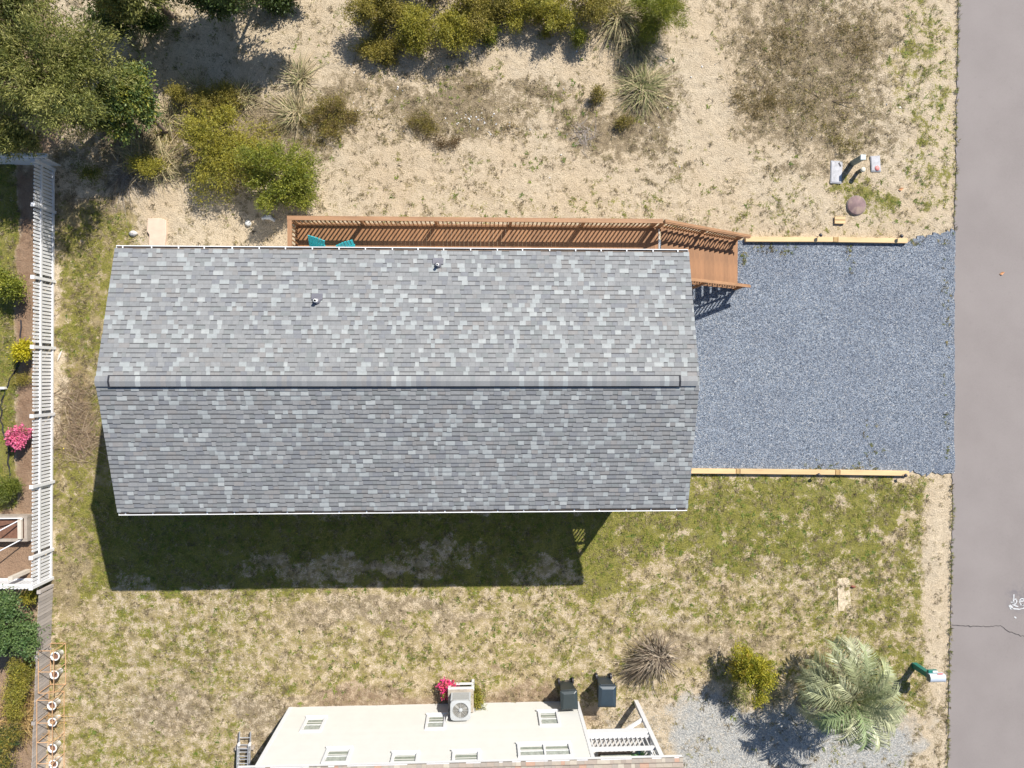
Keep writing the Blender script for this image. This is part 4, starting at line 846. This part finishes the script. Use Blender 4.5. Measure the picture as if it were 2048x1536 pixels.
bush('wax_myrtle', 'small yellow green bush among grasses left of the bare twigs', 'bush', 300, 330, .5, .8, .55, .45, YEL, 190, 24, .07, .022, .11, S, 5, shape=.75)
bush('green_bush', 'small leafy sprout in the shade right of the fence corner', 'bush', 175, 345, .35, .5, .35, .3, [(.06, .09, .02), (.22, .22, .03)], 60, 18, .07, .03, .12, S, 4)
for px, py, rx, ry, pl, lb in ((545, 262, .9, .5, OLV, 'low olive undergrowth between the yellow bush and the pale grass clump'), (640, 285, .8, .4, BRN+OLV, 'low brown undergrowth below the small olive brown bush'), (335, 275, .7, .5, OLV, 'low olive undergrowth beside the broadleaf tree'), (400, 250, .7, .45, YEL, 'low yellow undergrowth just above the yellow bush'), (730, 120, .6, .5, OLV, 'low olive scrub left under the top row of bushes'), (600, 60, .5, .6, BRN, 'low brown scrub at the right end of the shaded sand'), (760, 225, .8, .4, BRN+OLV, 'low scrub right of the small olive brown bush'), (950, 170, .6, .3, BRN, 'thin brown scrub above the white shells'), (1010, 260, .7, .3, BRN, 'thin brown scrub right of the white shells'), (1560, 90, 1.7, 1.3, BRN, 'thin brown scrub in the upper dry patch'), (1650, 200, 2.0, 1.4, BRN+OLV, 'thin brown scrub in the middle of the dry patch'), (1520, 190, 1.2, 1.2, BRN, 'thin brown scrub at the left of the dry patch'), (1700, 70, 1.5, 1.3, BRN, 'thin brown scrub at the right of the dry patch'), (1690, 290, .7, .4, BRN+OLV, 'thin scrub just above the utility boxes')):
    bush('low_scrub', lb, 'scrub', px, py, .1, rx, ry, .14, pl, int(min(110*rx*ry/.4, 260)), 12, .075, .016, .09, 'low scrub on the lot', 3, lobes=10+int(rx*ry*16), up=.5, shape=1.0)
bush('dark_bush', 'dark bush at the top edge above the shaded sand', 'bush', 545, -12, .8, 1.5, .8, .7, DKG, 380, 26, .09, .04, .13, S, 6, lobes=9, shape=.8)
# top strip of bushes
for k, (px, py, zc, rx, ry, rz, pl, ncl, lb) in enumerate(((760, 20, .9, .95, 1.0, .8, OLV, 330, 'dark olive bush at the top edge, leftmost of the row'), (830, 55, .9, .9, 1.0, .8, YEL, 340, 'tall yellow green bush hanging lowest in the top row'), (905, 65, .8, .75, .8, .7, YEL, 280, 'yellow green bush right of the lowest bush in the top row'),
        (760, 100, .45, .75, .4, .4, OLV, 180, 'low brownish olive bush under the left of the top row'), (960, 20, .8, 1.0, .7, .7, OLV, 280, 'olive bush at the top edge in the middle of the row'), (1050, 10, .8, 1.0, .7, .7, YEL, 280, 'bush at the top edge right of the middle'), (1110, 30, .7, .65, .65, .6, YEL, 200, 'small yellow bush over the clean sand'), (1180, -5, .9, .9, .7, .8, OLV, 260, 'greyish olive bush at the top edge left of the tall dry grass'),
        (860, -60, 1.0, 1.4, 1.0, .9, OLV, 320, 'olive bush mostly above the top edge, left'), (1060, -70, 1.0, 1.6, 1.0, .9, YEL, 340, 'yellow bush mostly above the top edge, right'), (970, 60, .45, .45, .35, .4, BRI, 100, 'small greener bush at the edge of the clean sand'))):
    bush('wax_myrtle', lb, 'bush', px, py, zc, rx*1.3, ry*1.25, rz*1.15, pl, int(ncl*1.5), 30, .08, .026, .115, S, 5, lobes=14, up=.5, shape=.8)
bush('pine_bush', 'bright green feathery bush right of the tall dry grass at the top', 'bush', 1325, 22, 1.0, 1.3, 1.2, 1.0, BRI, 560, 32, .11, .014, .12, S, 6, lobes=9, out=1.0, shape=.7)
bush('green_bush', 'small bright green sprout left of the tall dry grass', 'bush', 1158, 75, .6, .33, .32, .35, BRI, 80, 24, .10, .02, .10, S, 4)
bush('wax_myrtle', 'little brown bush left of the big round grass clump', 'bush', 1195, 190, .3, .33, .42, .28, BRN+OLV, 90, 24, .06, .018, .09, S, 3)
bush('wax_myrtle', 'little brown bush below the big round grass clump', 'bush', 1245, 242, .25, .5, .3, .24, BRN+OLV, 90, 24, .06, .018, .09, S, 3)
bush('wax_myrtle', 'low brown scrub in the middle of the sandy lot', 'bush', 840, 245, .25, .9, .45, .2, BRN+OLV, 150, 20, .06, .016, .14, S, 3, shape=.8)
bush('wax_myrtle', 'low reddish brown scrub below the middle of the sandy lot', 'bush', 905, 285, .2, .6, .35, .18, [(.10, .06, .03), (.2, .12, .06), (.14, .10, .04)], 100, 20, .06, .016, .13, S, 3, shape=.8)

# arching grass clumps
STRAW = [(.42, .34, .20), (.55, .46, .29), (.33, .29, .15), (.26, .27, .11), (.48, .38, .22)]
def grassclump(name, label, cat, px, py, n, ln, pal, droop=1.0, lean=(0, 0), w=.022, spread=.25, group='dry grass clumps', dirs=None, rise=.9, base_z=0.0):
    seedc[0] += 1; rg = np.random.default_rng(seedc[0]); q = G(px, py); t = thing(name, label, cat, q, group)
    a = rg.random(n)*6.283 if dirs is None else rg.normal(dirs[0], dirs[1], n); l = ln*rg.uniform(.45, 1.15, n); el = rg.uniform(.35, 1.45, n)*rise
    h = np.stack([np.cos(a)+lean[0], np.sin(a)+lean[1], 0*a], -1); b0 = np.stack([rg.normal(0, spread*.5, n), rg.normal(0, spread*.5, n), np.full(n, base_z)], -1)
    K = 5; pts = []
    for k in range(K):
        s = k/(K-1); z = l*(np.sin(el)*s-droop*.62*s**2*np.cos(el*.6)); hh = l*(np.cos(el)*s+.28*s**2)
        p = b0+h*hh[:, None]; p[:, 2] += np.maximum(z, .02+.02*rg.random(n)-base_z*s*.8); pts.append(p)
    sd = np.stack([-np.sin(a), np.cos(a), rg.normal(0, .5, n)], -1); V = []; ws = [1, .95, .8, .5, .12]
    for k in range(K): V += [pts[k]+sd*w*ws[k]/2, pts[k]-sd*w*ws[k]/2]
    V = np.stack(V, 1).reshape(-1, 3); f = np.array([[2*k, 2*k+1, 2*k+3, 2*k+2] for k in range(K-1)]); Fa = (np.arange(n)[:, None, None]*2*K+f[None]).reshape(-1, 4)
    pal = np.array(pal); col = np.repeat(pal[rg.integers(0, len(pal), n)]*rg.uniform(.7, 1.25, (n, 1)), K-1, 0)
    link('blades', npmesh('blades', V, Fa, leafmat('grass_blades', .15, .7), col), t); return t
grassclump('grass_clump', 'big round clump of greenish tan grass in the upper lot', 'grass clump', 1283, 180, 620, 1.15, STRAW+[(.22, .24, .09), (.26, .28, .12)], 1.1, spread=.35)
grassclump('grass_clump', 'tall tan grass spilling from the bushes above the round clump', 'grass clump', 1235, 35, 420, 1.3, STRAW, 1.0, (.1, -.35))
grassclump('grass_clump', 'tall grass clump in shade between the round clump and the bright bush', 'grass clump', 1270, 90, 280, 1.0, [(.2, .2, .09), (.3, .26, .15)], 1.0)
grassclump('grass_clump', 'tan grass tuft below the right end of the shaded sand', 'grass clump', 605, 165, 200, .95, STRAW, 1.0, (-.1, .2), spread=.2)
grassclump('grass_clump', 'pale tan grass clump left of the small olive brown bush', 'grass clump', 600, 232, 300, 1.0, STRAW, 1.0, (-.25, .05))
grassclump('grass_clump', 'bleached grass tuft leaning over the low olive bush, right part', 'grass clump', 490, 200, 170, .95, STRAW, 1.0, (-.2, .3))
grassclump('grass_clump', 'bleached grass tuft leaning over the low olive bush, left part', 'grass clump', 400, 185, 110, .8, STRAW, 1.0, (-.2, .3))
grassclump('grass_clump', 'straw grass clump over the bare twigs right of the fence', 'grass clump', 325, 330, 320, 1.1, STRAW, 1.0, (0, .15), spread=.5)
grassclump('grass_clump', 'straw grass clump left of the straw clump over the twigs', 'grass clump', 280, 318, 200, .9, STRAW, 1.0, (-.1, .4), spread=.4)
grassclump('grass_clump', 'straw tuft under the lower right of the cedar', 'grass clump', 345, 238, 160, .8, STRAW, 1.0, (.2, .2), spread=.3)
grassclump('grass_clump', 'dark grass clump in the deep shade at the top left', 'grass clump', 300, 55, 220, 1.1, [(.25, .23, .14), (.3, .26, .15), (.14, .15, .06)], 1.0, (.3, -.1))
grassclump('grass_clump', 'green grass tuft under the juniper shrub', 'grass clump', 1478, 1388, 260, .30, [(.16, .2, .035), (.22, .24, .06), (.3, .28, .1)], .7, spread=.5, w=.014)
grassclump('grass_clump', 'dry grass tuft between the juniper shrub and the palm', 'grass clump', 1545, 1392, 220, .38, STRAW, .7, spread=.4, w=.014)
TW = [(.24, .17, .11), (.34, .25, .165), (.42, .33, .23), (.18, .12, .08)]
grassclump('dead_brush', 'heap of brown dead brush against the right of the picket fence', 'brush', 152, 880, 420, .85, TW, .9, (.2, .1), w=.012, spread=.9, group='dead brush', rise=.5)
grassclump('dead_brush', 'smaller pile of dead brush above the large heap by the fence', 'brush', 140, 800, 260, .6, TW, .9, (.2, 0), w=.012, spread=.7, group='dead brush', rise=.5)
grassclump('dead_brush', 'bare grey twigs sprawling under the straw grass near the fence', 'brush', 250, 350, 130, 1.1, [(.3, .26, .22), (.42, .37, .32), (.2, .16, .13)], .9, (.2, -.3), w=.013, spread=.3, group='dead brush', rise=.45)
grassclump('dead_brush', 'grey dead twigs lying in the middle of the upper lot', 'brush', 1165, 275, 70, .6, [(.38, .34, .31), (.28, .23, .2)], .8, w=.014, spread=.4, group='dead brush', rise=.3)
# dead yucca
t = grassclump('dead_yucca', 'grey brown dead yucca with drooping spiky leaves', 'yucca', 1312, 1300, 330, 1.05, [(.20, .15, .11), (.30, .24, .17), (.40, .33, .25), (.12, .085, .06)], 1.15, (-.12, -.15), w=.034, spread=.22, group='yucca', rise=.9, base_z=.35)
grassclump('dead_yucca', 'bundle of long dead leaves trailing from the yucca to the lower left', 'yucca', 1300, 1305, 150, 1.35, [(.16, .12, .085), (.26, .21, .15)], 1.2, w=.036, spread=.2, group='yucca', dirs=(3.95, .35), rise=.7, base_z=.3)
# palm
def palm():
    rg = np.random.default_rng(77); hc = P(1706, 1396, 2.35); base = Vector((hc.x+.1, hc.y+.1, gz(hc.x, hc.y))); t = thing('palm_tree', 'grey green feather palm beside the gravel drive', 'palm', base)
    b = MB(); b.tube([base+Vector((0, 0, -.1)), base.lerp(hc, .5), hc+Vector((0, 0, -.15)), hc+Vector((0, 0, .12))], [.22, .2, .24, .08], 12); b.build('trunk', mat('palm_trunk', (.17, .115, .075), .9, .4, 14, .6, 30), t)
    PAL = np.array([(.28, .32, .17), (.37, .395, .23), (.20, .26, .12), (.44, .45, .28), (.33, .355, .19)])
    nf = 40
    for k in range(nf):
        az = k*2.39996+rg.normal(0, .12); f = k/nf; L = rg.uniform(2.0, 2.75)*(.78+.22*f); el = 1.25-1.4*f+rg.normal(0, .08); K = 13
        d = np.array([math.cos(az), math.sin(az), 0]); up = np.array([0, 0, 1.]); pts = []; p = np.array(hc); e = el
        for j in range(K): pts.append(p.copy()); p = p+(d*math.cos(e)+up*math.sin(e))*L/(K-1); e -= (1.9+.3*rg.random())/(K-1)*(.6+1.1*j/K)
        pts = np.array(pts); m = 34; s = np.linspace(.16, 1, m)*(K-1); i = np.minimum(s.astype(int), K-2); fr = (s-i)[:, None]; q = pts[i]*(1-fr)+pts[i+1]*fr; tg = unit(pts[i+1]-pts[i])
        sd0 = np.cross(tg, up); sd0 = unit(sd0); upl = np.cross(sd0, tg); V = []; col = []
        ll = .46*np.sin(np.clip(np.linspace(.25, 2.9, m), 0, 3))**.6+.08
        base_c = PAL[rg.integers(0, 5)]*rg.uniform(.85, 1.15)
        if k > nf-5: base_c = np.array([.34, .27, .13])*rg.uniform(.7, 1.1)
        for sg in (-1, 1):
            dr = unit(sd0*sg*.80+tg*.55+upl*(.42+rg.normal(0, .1, (m, 1)))+rg.normal(0, .07, (m, 3))); l = (ll*rg.uniform(.85, 1.1, m))[:, None]; wv = np.cross(dr, upl+.3*sd0*sg); wv = unit(wv)*.0165
            mid = q+dr*l*.55; tip = q+dr*l-up*l*.20
            V.append(np.stack([q+wv, q-wv, mid-wv*.8, mid+wv*.8, tip], 1)); col.append(np.repeat(base_c*rg.uniform(.6, 1.3, (m, 1)), 1, 0))
        V = np.concatenate(V).reshape(-1, 3); n = 2*m; cc = np.concatenate(col)
        ix = np.arange(n)*5; Fq = np.stack([ix, ix+1, ix+2, ix+3], -1); Ft = np.stack([ix+3, ix+2, ix+4, ix+4], -1)
        me = bpy.data.meshes.new('frond'); b = MB(); b.v = [tuple(v) for v in V]; b.f = [tuple(f_) for f_ in Fq]+[tuple(f_[:3]) for f_ in Ft]; b.c = [tuple(c_) for c_ in cc]*2; b.sm = [False]*len(b.f)
        b.tube([Vector(p_) for p_ in pts[::2]], [.022, .02, .017, .014, .011, .008, .004], 5, col=(.33, .33, .19)); b.build('frond', leafmat('palm_leaf', .18, .42), t)
palm()
bush('juniper_shrub', 'yellow green juniper shrub left of the palm', 'shrub', 1500, 1342, 1.15, .98, 1.15, 1.05, [(.10, .12, .012), (.24, .25, .02), (.36, .34, .025), (.46, .40, .035), (.55, .36, .05)], 420, 34, .085, .03, .10, None, 8, .05, 11, (1490, 1325), .4, .9, shape=.85)
# left garden plants
g_ = 'garden plants behind the picket fence'
bush('yellow_shrub', 'bright yellow shrub touching the picket fence', 'shrub', 50, 703, .5, .40, .52, .42, [(.35, .30, .01), (.55, .48, .015), (.62, .55, .03)], 150, 26, .09, .035, .09, g_, 4)
bush('azalea', 'pink flowering azalea against the picket fence', 'shrub', 38, 872, .45, .52, .45, .36, [(.72, .10, .24), (.80, .20, .36), (.75, .14, .30), (.12, .13, .03)], 170, 20, .075, .06, .07, g_, 4, up=.9, hc=.9)
bush('green_shrub', 'leafy green shrub in the left garden, above the yellow shrub', 'shrub', 22, 572, .6, .75, .75, .5, BRI, 260, 24, .08, .035, .12, g_, 5)
bush('green_shrub', 'green feathery shrub in the left garden, below the azalea', 'shrub', 18, 975, .45, .65, .5, .4, [(.06, .09, .012), (.14, .17, .02), (.20, .22, .03)], 190, 28, .09, .018, .10, g_, 5)
bush('green_shrub', 'thin olive plant below the yellow shrub', 'shrub', 45, 760, .2, .45, .35, .2, OLV, 70, 18, .06, .02, .1, g_, 3)
bush('hedge_shrub', 'dense dark green shrub below the lower garden corner', 'shrub', 18, 1255, 1.0, 1.05, 1.45, .9, [(.04, .085, .03), (.08, .15, .045), (.13, .20, .06), (.17, .24, .08)], 520, 28, .085, .045, .11, g_, 8, lobes=12, up=.8, shape=.75)
bush('hedge_shrub', 'yellow olive shrub left of the grey fence', 'shrub', 35, 1365, .6, .75, 1.5, .5, YEL+OLV, 420, 26, .08, .022, .12, g_, 6, lobes=10, shape=.8)
bush('hedge_shrub', 'small yellow green shrub at the corner where the fences meet', 'shrub', 60, 1192, .5, .35, .3, .35, YEL, 70, 22, .08, .03, .1, g_, 3)
bush('hedge_shrub', 'green brown shrub in the bottom left corner', 'shrub', 15, 1490, .6, .9, 1.1, .5, OLV+DKG, 340, 26, .08, .025, .12, g_, 6, lobes=9, shape=.8)
grassclump('dead_brush', 'golden brown fronds leaning against the grey fence', 'brush', 40, 1440, 420, 1.0, [(.42, .27, .10), (.5, .34, .15), (.3, .2, .08)], .8, (.3, .2), w=.02, spread=.8, group='dead brush', rise=.7)
bush('flowering_shrub', 'magenta flowering bush left of the air conditioner stand', 'shrub', 897, 1379, .45, .42, .42, .34, [(.75, .02, .22), (.8, .05, .3), (.78, .04, .28), (.2, .25, .03), (.75, .03, .2), (.7, .1, .12)], 150, 18, .075, .05, .08, 'plants round the air conditioner', 4, hc=.92)
bush('green_shrub', 'green leafy plant right of the air conditioner stand', 'shrub', 950, 1395, .45, .28, .60, .36, BRI+OLV, 150, 20, .075, .03, .09, 'plants round the air conditioner', 4)
bush('white_flowers', 'white blossoms at the cream wall right of the air conditioner', 'flowers', 962, 1415, .35, .32, .12, .25, [(.75, .75, .65), (.7, .7, .6), (.15, .2, .05)], 50, 14, .05, .05, .06, 'plants round the air conditioner', 3)
bush('green_shrub', 'sparse plant under the air conditioner stand', 'shrub', 922, 1378, .12, .42, .30, .16, BRI+[(.5, .1, .12)], 70, 16, .07, .03, .08, 'plants round the air conditioner', 3)
q = N(pu1-.42, pv-.7, PZ); t = thing('potted_plant', 'potted green plant on the white porch', 'potted plant', q); MB().lathe(q, [(.12, 0), (.17, .3), (.15, .3), (.13, .26), (0, .26)], 14).build('pot', mat('pot_teal', (.03, .12, .13), .4), t)
rg = np.random.default_rng(5); pp = np.repeat(np.array([[0, 0, .3]]), 46, 0); dd_ = unit(rg.normal(size=(46, 3))*np.array([1, 1, .3])+np.array([0, 0, .55])); V, Fc = cards(pp, dd_, unit(rg.normal(size=(46, 3))+np.array([0, 0, 1.5])), np.full(46, .48), np.full(46, .06), .03)
link('leaves', npmesh('leaves', V, Fc, lm, np.array([(.12, .26, .10)])*rg.uniform(.6, 1.5, (46, 1))), t)

# ------------------------------------------------------------------ grass tufts, litter, shells
def blades(name, x, y, z, nb, ln, w, pal, label, cat, flat=.5):
    n = len(x); N_ = n*nb; i = np.repeat(np.arange(n), nb); a = RG.random(N_)*6.283; l = ln*RG.uniform(.5, 1.4, N_)*RG.uniform(.7, 1.3, n)[i]; e = RG.uniform(.05, 1.25, N_)*flat*1.6
    b0 = np.stack([x[i]+RG.normal(0, ln*.35, N_), y[i]+RG.normal(0, ln*.35, N_), z[i]+.005], -1); d = np.stack([np.cos(a)*np.cos(e), np.sin(a)*np.cos(e), np.sin(e)], -1); s = np.stack([-np.sin(a), np.cos(a), 0*a], -1)*w*RG.uniform(.6, 1.4, N_)[:, None]
    V = np.stack([b0+s, b0-s, b0+d*l[:, None]], 1).reshape(-1, 3); pal = np.array(pal); k = RG.integers(0, len(pal), n)[i]; col = pal[k]*RG.uniform(.7, 1.3, (N_, 1))
    return tag(link(name, npmesh(name, V, np.arange(3*N_).reshape(-1, 3), leafmat('grass_blades'), col)), label, cat, None, 'stuff')
def scatter(n, which, thr, gain, sc=1.1, sd=70):
    x = RG.uniform(-20.5, 19.2, n); y = RG.uniform(-16, 16, n); m = masks(x, y)
    dens = m[which]*gain+(fbm(x, y, sc, sd, 4)-.5)*2.4-thr
    u, v = pix(x, y); keep = (RG.random(n) < dens) & ~((u > 1896) | ((u > 200) & (u < 1390) & (v > 500) & (v < 1000)) | ((u > 1300) & (u < 1908) & (v > 472) & (v < 951)) | ((u > 580) & (u < 1160) & (v > 1408)))
    keep &= (m[2] < .5) | (which == 2); x = x[keep]; y = y[keep]; i = np.clip(np.searchsorted(gx, x)-1, 0, nx-2); j = np.clip(np.searchsorted(gy, y)-1, 0, ny-2); return x, y, GZ[i, j]
blades('green_grass', *scatter(170000, 0, .40, 1.05, 1.9), 8, .08, .0085, [(.14, .175, .02), (.21, .235, .028), (.28, .27, .045), (.17, .21, .022), (.34, .30, .09)], 'patchy green grass of the yards', 'grass')
blades('dry_grass', *scatter(190000, 1, .32, .95, 3.6, 90), 8, .095, .0075, [(.30, .235, .135), (.42, .34, .21), (.17, .125, .075), (.10, .075, .045), (.34, .28, .14), (.24, .20, .08)], 'dry straw and brown litter over the sand', 'dry grass')
x, y, z = scatter(5200, 0, .15, 1.0, .6, 33); blades('broad_weeds', x, y, z, 10, .10, .017, [(.10, .15, .02), (.14, .19, .025), (.18, .22, .03)], 'small broad leaved weeds in the lawn', 'weeds', .35)
x = RG.uniform(-20, 19, 900); y = RG.uniform(-16, 16, 900); m_ = masks(x, y); u, v = pix(x, y); k = (m_[0] > .4) & (RG.random(900) < .8) & ~((u > 1890) | ((u > 200) & (u < 1390) & (v > 500) & (v < 1020))); x, y = x[k], y[k]
stones('yellow_flowers', x, y, np.array([gz(a, b) for a, b in zip(x, y)])+.07, .020, [(.75, .62, .02), (.8, .7, .05)], stm, 'tiny yellow dandelions dotted through the lawn')['category'] = 'flowers'
xs, ys_ = [], []
for cx, cy, sx, sy, n in ((960, 245, 30, 10, 40), (760, 215, 40, 25, 18), (1320, 180, 60, 90, 14), (1150, 200, 90, 70, 14), (720, 150, 40, 30, 10), (1500, 200, 200, 150, 20)):
    for _ in range(n): q = P(random.gauss(cx, sx), random.gauss(cy, sy)); xs.append(q.x); ys_.append(q.y)
xs, ys_ = np.array(xs), np.array(ys_); stones('shell_litter', xs, ys_, np.array([gz(a, b) for a, b in zip(xs, ys_)])+.01, .035, [(.72, .72, .72), (.6, .62, .66), (.8, .78, .74)], stm, 'scattered white shell bits and scraps on the sandy lot')['category'] = 'litter'
# weeds in the gravel and along the road edge
x = []; y = []
for cx, cy, sx, sy, n in ((1560, 500, 16, 7, 26), (1520, 492, 8, 6, 10), (1700, 505, 6, 18, 16), (1488, 516, 3, 8, 14), (1885, 485, 6, 4, 5), (1745, 890, 14, 20, 16), (1650, 936, 25, 6, 26), (1720, 935, 20, 8, 18), (1890, 560, 5, 40, 10), (1893, 700, 5, 90, 16), (1894, 870, 4, 40, 12), (1830, 485, 10, 4, 8)):
    for _ in range(n): q = P(random.gauss(cx, sx), random.gauss(cy, sy)); x.append(q.x); y.append(q.y)
for k in range(260):
    v = random.choice((random.uniform(-20, 470), random.uniform(960, 1540), random.uniform(960, 1540))); i = [j for j in range(len(edge)-1) if edge[j][1] <= v <= edge[j+1][1]][0]; a, c = edge[i], edge[i+1]; u = a[0]+(c[0]-a[0])*(v-a[1])/(c[1]-a[1]); q = P(u+random.gauss(-1, 1.6), v); x.append(q.x); y.append(q.y)
x = np.array(x); y = np.array(y); blades('edge_weeds', x, y, np.full(len(x), .012), 9, .075, .009, [(.12, .15, .025), (.2, .2, .05), (.3, .25, .1), (.1, .08, .04)], 'weeds in the gravel pad and along the road edge', 'weeds')
